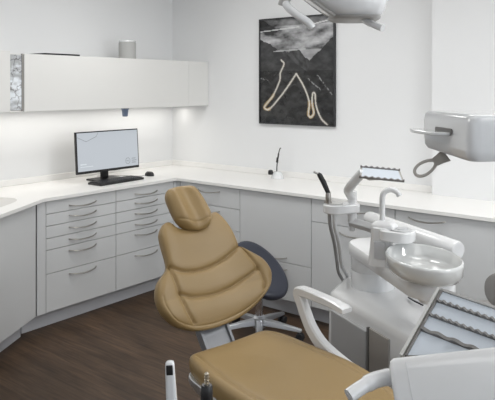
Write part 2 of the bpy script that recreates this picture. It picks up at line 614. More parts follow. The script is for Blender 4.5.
# angled sink cabinet
d = Vector((0.5, -0.866)).normalized()
an = math.atan2(-d.y, -d.x)      # local x runs from the far-left end towards the bend
end = Vector((0.590, -1.845)) + d * 1.22
sc = thing('sink_cabinet', 'light grey angled cabinet below the sink at the left edge', 'cabinet', (end.x, end.y, 0), an, 'base cabinets under the worktop')
B(0.0, 1.18, 0.02, 0.40, 0.117, ZT - 0.18).build('body', M['carcass'], sc, smooth=0)
B(0.0, 1.18, 0.02, 0.04, ZT - 0.18, ZT - TH).build('rail', M['carcass'], sc, smooth=0)
B(0.0, 1.178, 0.085, 0.10, 0.0, 0.117).build('plinth', M['plinth'], sc, smooth=0)
B(0.61, 1.213, 0.0, 0.0195, 0.119, ZT - TH - 0.003).build('door', M['front'], sc, bevel=0.0012, seg=1)
B(0.0, 0.606, 0.0, 0.0195, 0.119, ZT - TH - 0.003).build('door', M['front'], sc, bevel=0.0012, seg=1)

# ------------------------------------------------------------------ wall cabinets
ZU0, ZU1, XU = 1.428, 1.81, 0.40
wc = thing('wall_cabinet', 'long white wall cabinet with one wide flap front above the computer', 'cabinet', (0, 0, ZU0), 0, 'wall cabinets')
B(WX, XU - 0.022, -1.815, -0.252, 0, ZU1 - ZU0).build('body', M['upper'], wc, smooth=0)
B(XU - 0.020, XU, -1.812, -0.254, -0.004, ZU1 - ZU0).build('door', M['upper'], wc, bevel=0.002)
B(0.06, 0.13, -1.76, -0.30, -0.012, 0).build('light_strip', M['led'], wc, smooth=0)
wc2 = thing('wall_cabinet', 'narrow blank white end panel of the wall cabinets, against the picture wall', 'cabinet', (0, 0, ZU0), 0, 'wall cabinets')
B(WX, XU - 0.022, -0.250, -0.001, 0, ZU1 - ZU0).build('body', M['upper'], wc2, smooth=0)
B(XU - 0.020, XU - 0.003, -0.250, -0.002, -0.002, ZU1 - ZU0).build('panel', M['upper'], wc2, bevel=0.002)
wg = thing('glass_cabinet', 'narrow wall cabinet with glass front coloured with a reflection of trees between two white cabinets', 'cabinet', (0, 0, ZU0), 0, 'wall cabinets')
B(WX, XU - 0.03, -1.912, -1.819, 0.0, ZU1 - ZU0).build('body', M['upper'], wg, smooth=0)
B(XU - 0.028, XU - 0.018, -1.911, -1.821, 0.008, ZU1 - ZU0 - 0.008).build('glass_front', M['reflected_twigs'], wg, smooth=0)  # reflection of trees is painted into the glass colour
B(XU - 0.028, XU - 0.010, -1.821, -1.816, 0.0, ZU1 - ZU0).build('trim', M['warmgrey'], wg, smooth=0)
wl = thing('wall_cabinet', 'white wall cabinet cut off by the left edge of the picture', 'cabinet', (0, 0, ZU0), 0, 'wall cabinets')
B(WX, XU - 0.022, -2.75, -1.917, 0, ZU1 - ZU0 + 0.012).build('body', M['upper'], wl, smooth=0)
B(XU - 0.020, XU + 0.004, -2.75, -1.916, -0.004, ZU1 - ZU0 + 0.013).build('door', M['upper'], wl, bevel=0.002)
B(0.06, 0.13, -2.7, -1.95, -0.012, 0).build('light_strip', M['led'], wl, smooth=0)

# things on / under the wall cabinets
sp = thing('speaker', 'small round grey fabric speaker with white top on the wall cabinet', 'speaker', (0.2, -0.762, ZU1))
MB().lathe([(0.0, 0), (0.066, 0), (0.07, 0.004), (0.07, 0.135), (0.066, 0.14), (0, 0.14)], 36).build('fabric_body', M['fabric'], sp)
MB().lathe([(0.0, 0.14), (0.066, 0.1405), (0.069, 0.145), (0.066, 0.156), (0.055, 0.160), (0, 0.160)], 36).build('top', M['white'], sp)
fb = thing('flat_box', 'thin flat black device lying on top of the wall cabinet', 'device', (0.2, -1.445, ZU1))
B(-0.1, 0.1, -0.15, 0.15, 0.004, 0.018).build('case', M['black'], fb, bevel=0.004)
for fx in (-0.07, 0.07):
    for fy in (-0.12, 0.12):
        B(fx - 0.01, fx + 0.01, fy - 0.01, fy + 0.01, 0, 0.005).build('foot', M['blackrub'], fb, smooth=0)
cp = thing('cup', 'small blue-grey tapered cup held under the wall cabinet', 'cup', (0.30, -0.87, ZU0))
MB().lathe([(0.0, -0.072), (0.018, -0.072), (0.0215, -0.068), (0.028, -0.012), (0.031, -0.004), (0.031, 0.0), (0.0, 0.0)], 24).build('cup_body', M['bluegrey'], cp)
MB().lathe([(0.0305, -0.016), (0.034, -0.016), (0.034, -0.004), (0.0305, -0.004)], 24).build('rim', M['bluegrey'], cp)

# ------------------------------------------------------------------ computer
mo = thing('computer_monitor', 'black widescreen computer monitor showing a pale blue-grey screen', 'monitor', (0.26, -1.013, ZT), R(90))
# local x -> world +y ; local -y -> world +x (towards room)
tilt = Matrix.Translation((0, -0.03, 0.072)) @ Matrix.Rotation(R(-4), 4, 'X')
WM, HM = 0.60, 0.313
B(-WM / 2, WM / 2, 0.0, 0.022, 0, HM, mtx=tilt).build('casing', M['black'], mo, bevel=0.003)
MB().prism(rrect(-0.2, 0.2, 0.04, 0.28, 0.04), 0, 0.03, mtx=tilt @ Matrix.Translation((0, 0.022, 0)) @ Matrix.Rotation(R(90), 4, 'X') @ Matrix.Scale(-1, 4, (0, 0, 1))).build('back_housing', M['black'], mo, bevel=0.006)
scr = B(-WM / 2 + 0.009, WM / 2 - 0.009, -0.0012, 0.001, 0.019, HM - 0.009, mtx=tilt).build('screen', M['screen'], mo, smooth=0)
lm = MB()
lm2 = MB()
def seg2(m, a, b, wd, mtx, y=-0.0022):
    a, b = Vector(a), Vector(b)
    n = (b - a).normalized()
    n = Vector((-n.y, n.x)) * wd / 2
    q = [a + n, b + n, b - n, a - n]
    m.add([(p.x, y, p.y) for p in q], [(0, 1, 2, 3)], mtx)
X0 = -WM / 2
for a, b in (((X0 + 0.012, 0.273), (X0 + 0.088, 0.238)), ((X0 + 0.088, 0.238), (X0 + 0.185, 0.272)), ((X0 + 0.185, 0.272), (X0 + 0.20, 0.302))):
    seg2(lm, a, b, 0.0028, tilt)
# round logo ring
for i in range(28):
    a0, a1 = 2 * math.pi * i / 28, 2 * math.pi * (i + 1) / 28
    c = Vector((0.182, 0.062))
    seg2(lm2, c + Vector((math.cos(a0), math.sin(a0))) * 0.023, c + Vector((math.cos(a1), math.sin(a1))) * 0.023, 0.003, tilt)
for k in range(3):
    seg2(lm2, (0.222, 0.078 - k * 0.016), (0.262 + 0.008 * (k % 2), 0.078 - k * 0.016), 0.004, tilt)
lm2.build('logo_ring', M['screenline'], scr, smooth=0)
lm.build('screen_line', M['screenline'], scr, smooth=0)
def text_mesh(body, size, material, parent, mtx, name):
    cu = bpy.data.curves.new(name, 'FONT')
    cu.body = body
    cu.size = size
    cu.align_x = 'CENTER'
    cu.align_y = 'CENTER'
    tmp = bpy.data.objects.new(name, cu)
    COL.objects.link(tmp)
    bpy.context.view_layer.update()
    me = bpy.data.meshes.new_from_object(tmp.evaluated_get(bpy.context.evaluated_depsgraph_get()))
    bpy.data.objects.remove(tmp)
    me.transform(mtx)
    me.materials.clear()
    me.materials.append(material)
    o = bpy.data.objects.new(name, me)
    COL.objects.link(o)
    o.parent = parent
    return o
text_mesh('DELL', 0.016, M['screenline'], scr, tilt @ Matrix.Translation((0.182, -0.0022, 0.062)) @ Matrix.Rotation(R(90), 4, 'X'), 'logo_lettering')
tm = MB()
seg2(tm, (X0 + 0.03, 0.070), (X0 + 0.085, 0.070), 0.009, tilt)
seg2(tm, (X0 + 0.03, 0.052), (X0 + 0.145, 0.052), 0.005, tilt)
tm.build('screen_text', M['screenwhite'], scr, smooth=0)
st = MB()
st.box(-0.035, 0.035, 0.028, 0.045, 0.0, 0.20)
st.build('stand', M['black'], mo, bevel=0.004)
MB().prism(rrect(-0.125, 0.125, -0.06, 0.11, 0.02), 0.0, 0.012).build('base', M['black'], mo, bevel=0.003)

kb = thing('keyboard', 'black computer keyboard lying in front of the monitor', 'keyboard', (0.40, -1.035, ZT), R(90 + 3))
MB().prism(rrect(-0.22, 0.22, -0.075, 0.075, 0.012), 0.0, 0.016).build('case', M['black'], kb, bevel=0.003)
kk = MB()
for rI in range(6):
    nk = 20
    for c in range(nk):
        if rI == 5 and 4 <= c <= 9:
            continue
        x = -0.208 + c * 0.0208
        y = 0.062 - rI * 0.0215
        kk.box(x, x + 0.0175, y - 0.0175, y, 0.016, 0.0215)
kk.box(-0.208 + 4 * 0.0208, -0.208 + 9 * 0.0208 + 0.0175, 0.062 - 5 * 0.0215 - 0.0175, 0.062 - 5 * 0.0215, 0.016, 0.0215)
kk.build('keys', mat('key_plastic', (0.022, 0.022, 0.024), 0.4), kb, smooth=0)['kind'] = 'stuff'
ms = thing('computer_mouse', 'black computer mouse on the worktop right of the keyboard', 'mouse', (0.34, -0.65, ZT), R(80))
mm = MB()
rings = []
for i in range(9):
    t = i / 8
    z = 0.034 * math.sin(t * math.pi / 2)
    k = math.cos(t * math.pi / 2) ** 0.6 if t < 1 else 0.02
    rings.append([(0.031 * k * math.cos(a), 0.052 * k * math.sin(a) - 0.006 * t, z) for a in [2 * math.pi * j / 24 for j in range(24)]])
mm.loft(rings)
mm.build('shell', M['black'], ms)
B(-0.003, 0.003, 0.016, 0.030, 0.026, 0.033).build('wheel', M['greyp'], ms, bevel=0.001)
cb = MB()
cb.tube(smooth_path([(0.325, -0.69, ZT + 0.004), (0.28, -0.75, ZT + 0.003), (0.17, -0.80, ZT + 0.003), (0.10, -0.86, ZT + 0.003), (0.05, -0.95, ZT + 0.003)], 8), 0.0022, 6)
tag(cb.build('mouse_cable', M['greyp']), 'thin grey cable trailing from the mouse behind the monitor', 'cable')

# ------------------------------------------------------------------ small handpiece stand on the worktop
hs = thing('handpiece_stand', 'small white dome stand with thin upright black instrument on the back worktop', 'instrument', (1.24, -0.12, ZT))
MB().lathe([(0, 0), (0.052, 0), (0.054, 0.004), (0.05, 0.012), (0.040, 0.040), (0.030, 0.052), (0, 0.056)], 32, sx=1.05, sy=0.8).build('base', M['whiteg'], hs)
MB().tube(smooth_path([(-0.006, 0, 0.045), (-0.006, 0, 0.09), (0.0, 0, 0.14), (0.006, 0, 0.17), (0.012, 0, 0.20), (0.024, 0, 0.235), (0.034, 0.0, 0.24)], 5), [0.0045] * 10 + [0.0065] * 10 + [0.004] * 11, 10).build('instrument', mat('dark_steel', (0.08, 0.08, 0.08), 0.3, metal=0.7), hs)
MB().tube([(-0.004, 0, 0.125), (0.001, 0, 0.165)], [0.010, 0.008], 10).build('grip', M['black'], hs, bevel=0.001)
MB().lathe([(0, 0.0), (0.018, 0), (0.021, 0.016), (0.016, 0.034), (0, 0.038)], 18, mtx=Matrix.Translation((-0.045, -0.03, 0.03))).build('cap', M['black'], hs)

# ------------------------------------------------------------------ framed mountain print
PX0, PX1, PZ0, PZ1 = 0.981, 1.702, 1.288, 2.146
pw, ph = PX1 - PX0, PZ1 - PZ0
pic = thing('framed_picture', 'framed black and white mountain pass print with glowing hairpin road', 'picture', ((PX0 + PX1) / 2, 0, PZ0))
def fbm(x, y, o=5, seed=0.0):
    a, s_, tot = 0.5, 1.0, 0.0
    for _ in range(o):
        tot += a * noise.noise(Vector((x * s_, y * s_, seed)))
        a *= 0.55
        s_ *= 2.0
    return tot
def cv(px, py):          # crop measurements -> 0..1 picture coordinates (u right, v down)
    return ((px - 33) / 248.0, (py - 34) / 349.0)
roads = [[(108, 172), (118, 185), (105, 215), (103, 240), (80, 290), (55, 320), (48, 333), (66, 337), (100, 300), (130, 262), (160, 218)],
         [(160, 218), (185, 260), (203, 310), (200, 350), (209, 359), (218, 345), (213, 318), (214, 284), (222, 284), (225, 320), (240, 360), (262, 383)]]
glow = [[(66, 337), (48, 333), (55, 320), (80, 290)], [(203, 310), (200, 350), (209, 359), (218, 345), (213, 318)]]
faint = [[(200, 235), (215, 250), (240, 270)], [(230, 225), (250, 250), (275, 285)], [(36, 232), (60, 240)]]
def to_uv(l):
    return [Vector(cv(*p)) for p in l]
roads = [[Vector(q) for q in smooth_path([(*p, 0) for p in to_uv(l)], 4)] for l in roads]
glow = [to_uv(l) for l in glow]
faint = [to_uv(l) for l in faint]
def pdist(p, line):
    best = 9
    for a, b in zip(line[:-1], line[1:]):
        ax, ay = a[0] * 0.84, a[1]
        bx, by = b[0] * 0.84, b[1]
        px, py = p[0] * 0.84, p[1]
        dx, dy = bx - ax, by - ay
        L2 = dx * dx + dy * dy or 1e-9
        t = max(0, min(1, ((px - ax) * dx + (py - ay) * dy) / L2))
        best = min(best, math.hypot(px - ax - dx * t, py - ay - dy * t))
    return best
def pic_color(u, v):
    left = 0.17 + 0.50 * u + 0.035 * fbm(u * 9, 1.3)
    if u > 0.40:
        left = 0.38 + 0.5 * (u - 0.40)
    mid = 0.315 + 0.05 * fbm(u * 9, 4.2) + 0.75 * max(0, u - 0.56) - 0.02 * math.exp(-((u - 0.5) / 0.08) ** 2)
    right = 0.43 - (u - 0.66) * 0.70 + 0.04 * fbm(u * 10, 7.7) if u > 0.66 else 2
    if v < min(left, mid, right):
        n_ = fbm(u * 2.4, v * 6.5, 7, 2.0)
        n2_ = fbm(u * 6 + 3, v * 16, 5, 9.0)
        c = 0.17 + 0.85 * n_ + 0.30 * n2_ + 0.25 * math.exp(-((v - 0.22) / 0.06) ** 2)
        c = max(0.025, min(0.62, c))
        if v < 0.07:
            c *= 0.55
        if v > 0.30 and u > 0.55:
            c = 0.5 * c + 0.26
    elif v < min(left, right):
        c = 0.050 + 0.09 * max(-0.3, fbm(u * 16 - v * 9, v * 12, 5))
    else:
        c = 0.020 + 0.060 * max(-0.2, fbm(u * 7 + v * 8, v * 14 - u * 4, 6, 5.0))
        if v < 0.5:
            c += 0.02
        c = max(0.010, c)
    col = [c, c, c * 1.02]
    d1 = min(pdist((u, v), l) for l in roads)
    if d1 < 0.0068:
        k = 0.62
        col = [k, k * 0.95, k * 0.86]
    elif d1 < 0.015:
        g = min(pdist((u, v), l) for l in glow)
        if g < 0.02:
            col = [0.38, 0.27, 0.13]
        else:
            col = [0.10, 0.09, 0.08]
    d2 = min(pdist((u, v), l) for l in faint)
    if d2 < 0.006 and noise.noise(Vector((u * 60, v * 60, 0))) > -0.1:
        col = [0.22, 0.22, 0.22]
    for a, b, wv, br_ in (((0.0, 0.112), (0.55, 0.088), 0.0045, 0.65), ((0.70, 0.075), (1.0, 0.035), 0.0045, 0.7), ((0.19, 0.31), (0.64, 0.298), 0.004, 0.5)):
        if a[0] <= u <= b[0]:
            yy = a[1] + (b[1] - a[1]) * (u - a[0]) / (b[0] - a[0])
            if abs(v - yy) < wv:
                col = [br_] * 3
    return col
fw_ = 0.010
fr = MB()
fr.box(-pw / 2, pw / 2, -0.026, -0.001, 0, fw_)
fr.box(-pw / 2, pw / 2, -0.026, -0.001, ph - fw_, ph)
fr.box(-pw / 2, -pw / 2 + fw_, -0.026, -0.001, fw_, ph - fw_)
fr.box(pw / 2 - fw_, pw / 2, -0.026, -0.001, fw_, ph - fw_)
fr.build('frame', M['frame'], pic, smooth=0)
NX, NY = 170, 200
iw, ih = pw - 2 * fw_, ph - 2 * fw_
me = bpy.data.meshes.new('print')
vs = [(-iw / 2 + iw * i / NX, -0.019, fw_ + ih * (1 - j / NY)) for j in range(NY + 1) for i in range(NX + 1)]
fs = [(j * (NX + 1) + i, (j + 1) * (NX + 1) + i, (j + 1) * (NX + 1) + i + 1, j * (NX + 1) + i + 1) for j in range(NY) for i in range(NX)]
me.from_pydata(vs, [], fs)
ca = me.color_attributes.new('print_color', 'FLOAT_COLOR', 'POINT')
buf = []
for j in range(NY + 1):
    for i in range(NX + 1):
        buf += [*pic_color(i / NX, j / NY), 1.0]
ca.data.foreach_set('color', buf)
pm = bpy.data.materials.new('printed_photograph')
pm.use_nodes = True
at = pm.node_tree.nodes.new('ShaderNodeVertexColor')
at.layer_name = 'print_color'
pb = pm.node_tree.nodes['Principled BSDF']
pm.node_tree.links.new(at.outputs[0], pb.inputs['Base Color'])
pb.inputs['Roughness'].default_value = 0.12
pb.inputs['Specular IOR Level'].default_value = 0.5
me.materials.append(pm)
po = bpy.data.objects.new('print', me)
COL.objects.link(po)
po.parent = pic
B(-iw / 2, iw / 2, -0.0185, -0.002, fw_, fw_ + ih).build('backing_board', M['frame'], pic, smooth=0)

# ------------------------------------------------------------------ padded cushions
def resample(pts, n, closed=False, warp=None):
    P = [Vector(p) for p in pts]
    L = [0]
    for a, b in zip(P[:-1], P[1:]):
        L.append(L[-1] + (b - a).length)
    out = []
    for k in range(n):
        u = k / (n - 1)
        if warp:
            u = warp(u)
        s_ = u * L[-1]
        i = 0
        while i < len(L) - 2 and L[i + 1] < s_:
            i += 1
        t = (s_ - L[i]) / max(1e-9, L[i + 1] - L[i])
        out.append(P[i].lerp(P[i + 1], max(0, min(1, t))))
    return out


def wrp(u):
    return 0.5 * u + 0.5 * (0.5 - 0.5 * math.cos(math.pi * u))


def cushion(bottom, top, left, right, front, back, place, grooves=(), extra=None, n=80, pf=(4.0, 0.42), pb=(6.0, 0.3)):
    """closed padded form over a four-sided patch. place(u, v, h) -> 3-D point; grooves = [(polyline, depth, width)]"""
    bt, tp, lf, rt = (resample(c, n, warp=wrp) for c in (bottom, top, left, right))
    prm = [wrp(i / (n - 1)) for i in range(n)]
    grid = []
    for j in range(n):
        t = prm[j]
        row = []
        for i in range(n):
            s_ = prm[i]
            p = (bt[i] * (1 - t) + tp[i] * t) + (lf[j] * (1 - s_) + rt[j] * s_) - (bt[0] * (1 - s_) * (1 - t) + bt[-1] * s_ * (1 - t) + tp[0] * (1 - s_) * t + tp[-1] * s_ * t)
            row.append((p, s_, t))
        grid.append(row)
    def prof(a, k):
        return max(0.0, 1 - abs(2 * a - 1) ** k[0]) ** k[1]
    vs, fs = [], []
    for side in (0, 1):
        for j in range(n):
            for i in range(n):
                p, s_, t = grid[j][i]
                k = pf if side == 0 else pb
                e = prof(s_, k) * prof(t, k)
                if side == 0:
                    h = front * e
                    if extra:
                        h += extra(p.x, p.y, s_, t) * min(1, e * 1.3)
                    for line, dp, wd in grooves:
                        dd = 9
                        for a, b in zip(line[:-1], line[1:]):
                            ab = (b[0] - a[0], b[1] - a[1])
                            L2 = ab[0] ** 2 + ab[1] ** 2 or 1e-9
                            q = max(0, min(1, ((p.x - a[0]) * ab[0] + (p.y - a[1]) * ab[1]) / L2))
                            dd = min(dd, math.hypot(p.x - a[0] - ab[0] * q, p.y - a[1] - ab[1] * q))
                        h -= dp * math.exp(-(dd / wd) ** 2) * min(1, e * 1.5) + dp * 0.45 * math.exp(-(dd / (wd * 3.2)) ** 2) * min(1, e * 1.5)
                else:
                    h = -back * e
                vs.append(tuple(place(p.x, p.y, h)))
    N = n * n
    for j in range(n - 1):
        for i in range(n - 1):
            a = j * n + i
            fs.append((a, a + 1, a + n + 1, a + n))
            fs.append((N + a, N + a + n, N + a + n + 1, N + a + 1))
    # weld the rim with short faces (rim heights coincide, vertices merged afterwards)
    m = MB().add(vs, fs)
    return m


def build_welded(m, name, material, parent, smooth=80):
    o = m.build(name, material, parent, smooth=0)
    bm = bmesh.new()
    bm.from_mesh(o.data)
    bmesh.ops.remove_doubles(bm, verts=bm.verts, dist=0.00008)
    bmesh.ops.recalc_face_normals(bm, faces=bm.faces)
    for f in bm.faces:
        f.smooth = True
    bm.to_mesh(o.data)
    bm.free()
    return o


# ------------------------------------------------------------------ treatment chair
CH = thing('dental_chair', 'tan leatherette dental treatment chair with reclined back and headrest', 'dental chair', (2.42, -2.10, 0), R(-15))

# backrest, plane leaning back 30 degrees, hinge point (-0.10, 0, 0.53)
TB = R(60)
ORG = Vector((-0.10, 0, 0.53))
UPV = Vector((-math.cos(TB), 0, math.sin(TB)))
NRM = Vector((math.sin(TB), 0, math.cos(TB)))
LAT = Vector((0, 1, 0))
def place_back(u, v, h, off=0.0):
    return ORG + LAT * u + UPV * v + NRM * (h + off)
bk_bottom = smooth_path([(-0.205, 0.062, 0), (-0.16, 0.030, 0), (-0.09, 0.004, 0), (-0.02, -0.004, 0), (0.06, 0.000, 0), (0.15, 0.014, 0), (0.235, 0.042, 0), (0.315, 0.085, 0)], 6)
bk_left = smooth_path([(-0.205, 0.062, 0), (-0.234, 0.115, 0), (-0.242, 0.175, 0), (-0.218, 0.235, 0), (-0.162, 0.284, 0), (-0.152, 0.325, 0), (-0.155, 0.40, 0), (-0.150, 0.45, 0), (-0.125, 0.487, 0)], 6)
bk_right = smooth_path([(0.315, 0.085, 0), (0.360, 0.130, 0), (0.378, 0.185, 0), (0.352, 0.248, 0), (0.288, 0.300, 0), (0.247, 0.335, 0), (0.236, 0.38, 0), (0.224, 0.43, 0), (0.205, 0.482, 0)], 6)
bk_top = smooth_path([(-0.125, 0.487, 0), (-0.098, 0.498, 0), (-0.075, 0.488, 0), (-0.048, 0.462, 0), (0.02, 0.452, 0), (0.085, 0.462, 0), (0.122, 0.490, 0), (0.150, 0.512, 0), (0.178, 0.512, 0), (0.205, 0.482, 0)], 6)
def flat2(l, n=4):
    return [(p.x, p.y) for p in smooth_path([(*q, 0) for q in l], n)]
seam1 = flat2([(-0.150, 0.292), (-0.09, 0.262), (-0.02, 0.253), (0.06, 0.260), (0.15, 0.284), (0.245, 0.330)])
seam2 = flat2([(-0.134, 0.168), (-0.08, 0.146), (-0.02, 0.138), (0.06, 0.138), (0.14, 0.151), (0.22, 0.175), (0.300, 0.205)])
seamL = flat2([(-0.150, 0.292), (-0.142, 0.24), (-0.134, 0.165), (-0.122, 0.095), (-0.098, 0.035)])
seamR = flat2([(0.245, 0.330), (0.280, 0.262), (0.305, 0.195), (0.315, 0.135), (0.300, 0.110)])
rimseam = flat2([(-0.220, 0.17), (-0.215, 0.12), (-0.178, 0.060), (-0.09, 0.022), (0.02, 0.016), (0.14, 0.030), (0.235, 0.060), (0.312, 0.105), (0.355, 0.155)])
def back_extra(u, v, s_, t):
    c = 0.05 + 0.0 * v
    x = (u - c) / 0.3
    sag = 0.030 * (abs(x) ** 2) - 0.012          # side bolsters stand forward, hollow centre
    sh = 0.010 * math.exp(-((v - 0.40) / 0.08) ** 2)
    band = 0.004 * math.sin(max(0, min(1, (v - 0.15) / 0.12)) * math.pi) + 0.006 * math.sin(max(0, min(1, (v - 0.03) / 0.12)) * math.pi)
    return sag + sh + band
bm_ = cushion(bk_bottom, bk_top, bk_left, bk_right, 0.030, 0.045, place_back,
              [(seam1, 0.014, 0.005), (seam2, 0.013, 0.005), (seamL, 0.011, 0.0045), (seamR, 0.011, 0.0045), (rimseam, 0.0025, 0.003)], back_extra, n=120, pf=(7.0, 0.40))
BR = build_welded(bm_, 'backrest', M['tan'], CH)
# grey shell behind the cushion
shell = smooth_path([(-0.19, 0.08, 0), (-0.05, 0.03, 0), (0.06, 0.025, 0), (0.17, 0.04, 0), (0.29, 0.10, 0), (0.33, 0.18, 0), (0.25, 0.27, 0), (0.205, 0.33, 0), (0.19, 0.42, 0), (0.14, 0.46, 0), (0.03, 0.43, 0), (-0.07, 0.44, 0), (-0.12, 0.40, 0), (-0.12, 0.32, 0), (-0.18, 0.22, 0), (-0.215, 0.15, 0)], 4, closed=True)
cen = Vector((0.06, 0.22, 0))
sh_ = MB()
sh_.loft([[tuple(place_back(*(cen + (p - cen) * k).xy, -h)) for p in shell] for k, h in ((1.0, 0.030), (0.99, 0.055), (0.93, 0.068), (0.6, 0.072))])
sh_.build('back_shell', M['alu'], CH, smooth=50)

# headrest
def place_head(u, v, h):
    return place_back(u, v, h, 0.030)
hb = smooth_path([(-0.052, 0.468, 0), (-0.022, 0.445, 0), (0.04, 0.430, 0), (0.092, 0.442, 0), (0.120, 0.472, 0)], 6)
ht = smooth_path([(-0.080, 0.630, 0), (-0.060, 0.646, 0), (0.005, 0.656, 0), (0.066, 0.650, 0), (0.084, 0.632, 0)], 6)
hl = smooth_path([(-0.052, 0.468, 0), (-0.070, 0.505, 0), (-0.082, 0.56, 0), (-0.087, 0.605, 0), (-0.080, 0.630, 0)], 6)
hr = smooth_path([(0.120, 0.472, 0), (0.127, 0.505, 0), (0.112, 0.565, 0), (0.097, 0.605, 0), (0.084, 0.632, 0)], 6)
hseam = flat2([(-0.062, 0.494), (-0.01, 0.474), (0.05, 0.468), (0.10, 0.482), (0.124, 0.505)])
def head_extra(u, v, s_, t):
    x = (s_ - 0.5) * 2
    return 0.008 * math.exp(-((abs(x) - 0.55) / 0.25) ** 2) - 0.012 * math.exp(-(x / 0.34) ** 2) + 0.012 * (1 - t) ** 2
hm = cushion(hb, ht, hl, hr, 0.032, 0.045, place_head, [(hseam, 0.004, 0.004)], head_extra, n=64, pf=(3.2, 0.5), pb=(4.0, 0.4))
HR = build_welded(hm, 'headrest', M['tan'], CH)
hk = MB()
a, b = place_back(0.035, 0.36, -0.05), place_back(0.035, 0.56, -0.015)
hk.tube([a, a.lerp(b, 0.5), b], 0.045, 12, flat=0.28, up=tuple(NRM))
hk.build('headrest_bar', M['alu'], CH, bevel=0.002)
kb2 = place_back(0.04, 0.47, -0.004)
MB().tube([kb2 - LAT * 0.075, kb2 + LAT * 0.075], 0.020, 18).build('headrest_joint', M['alu'], CH, bevel=0.002)

# seat
def place_seat(u, v, h):
    return Vector((v, u, 0.474 + h))
sb = smooth_path([(-0.205, 0.030, 0), (-0.185, 0.006, 0), (-0.15, -0.004, 0), (0.0, -0.012, 0), (0.13, -0.026, 0), (0.195, -0.034, 0), (0.232, -0.010, 0)], 6)
se = smooth_path([(-0.12, 1.30, 0), (-0.09, 1.335, 0), (0.0, 1.345, 0), (0.10, 1.335, 0), (0.13, 1.30, 0)], 6)
sl_ = smooth_path([(-0.205, 0.030, 0), (-0.222, 0.09, 0), (-0.246, 0.25, 0), (-0.245, 0.5, 0), (-0.20, 0.85, 0), (-0.15, 1.15, 0), (-0.12, 1.30, 0)], 6)
sr_ = smooth_path([(0.232, -0.010, 0), (0.258, 0.06, 0), (0.278, 0.25, 0), (0.290, 0.5, 0), (0.21, 0.85, 0), (0.16, 1.15, 0), (0.13, 1.30, 0)], 6)
def seat_extra(u, v, s_, t):
    hollow = -0.016 * math.exp(-(u / 0.14) ** 2 - ((v - 0.22) / 0.14) ** 2)
    return hollow + 0.006 * math.exp(-((v - 0.62) / 0.15) ** 2)
seamS = flat2([(-0.178, 0.045), (-0.192, 0.15), (-0.205, 0.3), (-0.205, 0.5), (-0.165, 0.85), (-0.12, 1.15)])
seamT = flat2([(0.21, 0.02), (0.222, 0.15), (0.228, 0.3), (0.226, 0.5), (0.175, 0.85), (0.125, 1.15)])
sm_ = cushion(sb, se, sl_, sr_, 0.040, 0.060, place_seat, [(seamS, 0.004, 0.004), (seamT, 0.004, 0.004)], seat_extra, n=100, pf=(9.0, 0.42), pb=(10.0, 0.3))
SEAT = build_welded(sm_, 'seat', M['tan'], CH)
pan = MB()
pl = round_poly([(0.03, -0.235), (0.5, -0.262), (1.28, -0.13), (1.28, 0.13), (0.5, 0.262), (0.03, 0.245)], 0.08, 6)
cpn = Vector((0.55, 0))
def scl(k):
    return [tuple((cpn + (Vector(p) - cpn) * k).xy) for p in pl]
pan.loft([[(x, y, z) for x, y in scl(k)] for k, z in ((1.0, 0.44), (1.0, 0.415), (0.93, 0.385), (0.7, 0.375))])
pan.build('seat_pan', M['alu'], CH, bevel=0.004)
# hinge bracket between seat and backrest
br_ = MB()
def slab(m, pts, y0, y1, th):
    """bent plate through (x,z) points"""
    rings = []
    for i, (x, z) in enumerate(pts):
        a, b = pts[max(0, i - 1)], pts[min(len(pts) - 1, i + 1)]
        t = Vector((b[0] - a[0], b[1] - a[1])).normalized()
        n = Vector((-t.y, t.x)) * th / 2
        rings.append([(x + n.x, y0, z + n.y), (x + n.x, y1, z + n.y), (x - n.x, y1, z - n.y), (x - n.x, y0, z - n.y)])
    m.loft(rings)
slab(br_, [(-0.262, 0.68), (-0.205, 0.58), (-0.15, 0.49), (-0.07, 0.40), (0.03, 0.36), (0.2, 0.36)], -0.035, 0.105, 0.016)
br_.build('hinge_plate', M['hingegrey'], CH, bevel=0.003)
bw = MB()
for y0 in (-0.048, 0.092):
    slab(bw, [(-0.262, 0.68), (-0.205, 0.58), (-0.15, 0.49), (-0.07, 0.40), (0.03, 0.365)], y0, y0 + 0.014, 0.045)
bw.build('hinge_flange', M['hingegrey'], CH, bevel=0.003)
# base
MB().prism(round_poly([(0.25, -0.14), (1.1, -0.17), (1.1, 0.17), (0.25, 0.14)], 0.08), 0.0, 0.045).build('base_plate', M['lightgrey'], CH, bevel=0.01)
cl = MB()
cl.loft([[(x + sft, y * k, z) for x, y in rrect(0.45, 0.78, -0.12, 0.12, 0.05)] for z, k, sft in ((0.045, 1.1, 0.06), (0.15, 0.85, 0.05), (0.28, 0.8, -0.02), (0.38, 1.0, -0.05))])
cl.build('lift_column', M['whiteg'], CH, smooth=60)
# armrest on the far side
ar = MB()
arp = smooth_path([(0.50, 0.300, 0.445), (0.38, 0.300, 0.470), (0.28, 0.300, 0.500), (0.21, 0.302, 0.545), (0.165, 0.304, 0.600), (0.128, 0.305, 0.660), (0.118, 0.305, 0.684), (0.155, 0.305, 0.695), (0.25, 0.305, 0.696), (0.34, 0.305, 0.694), (0.415, 0.305, 0.686)], 5)
na = len(arp)
rings = []
for i, p in enumerate(arp):
    tq = (arp[min(i + 1, na - 1)] - arp[max(i - 1, 0)]).normalized()
    nq = Vector((0, 1, 0)).cross(tq).normalized()
    f_ = i / (na - 1)
    hw = (0.026 - 0.012 * max(0, (f_ - 0.45) / 0.55)) * (0.7 if i in (0, na - 1) else 1)
    ww = 0.020 + 0.008 * max(0, (f_ - 0.6) / 0.4)
    rings.append([tuple(p + nq * hw * a_ + Vector((0, 1, 0)) * ww * b_) for a_, b_ in ((1, 0.7), (0.7, 1), (-0.7, 1), (-1, 0.7), (-1, -0.7), (-0.7, -1), (0.7, -1), (1, -0.7))])
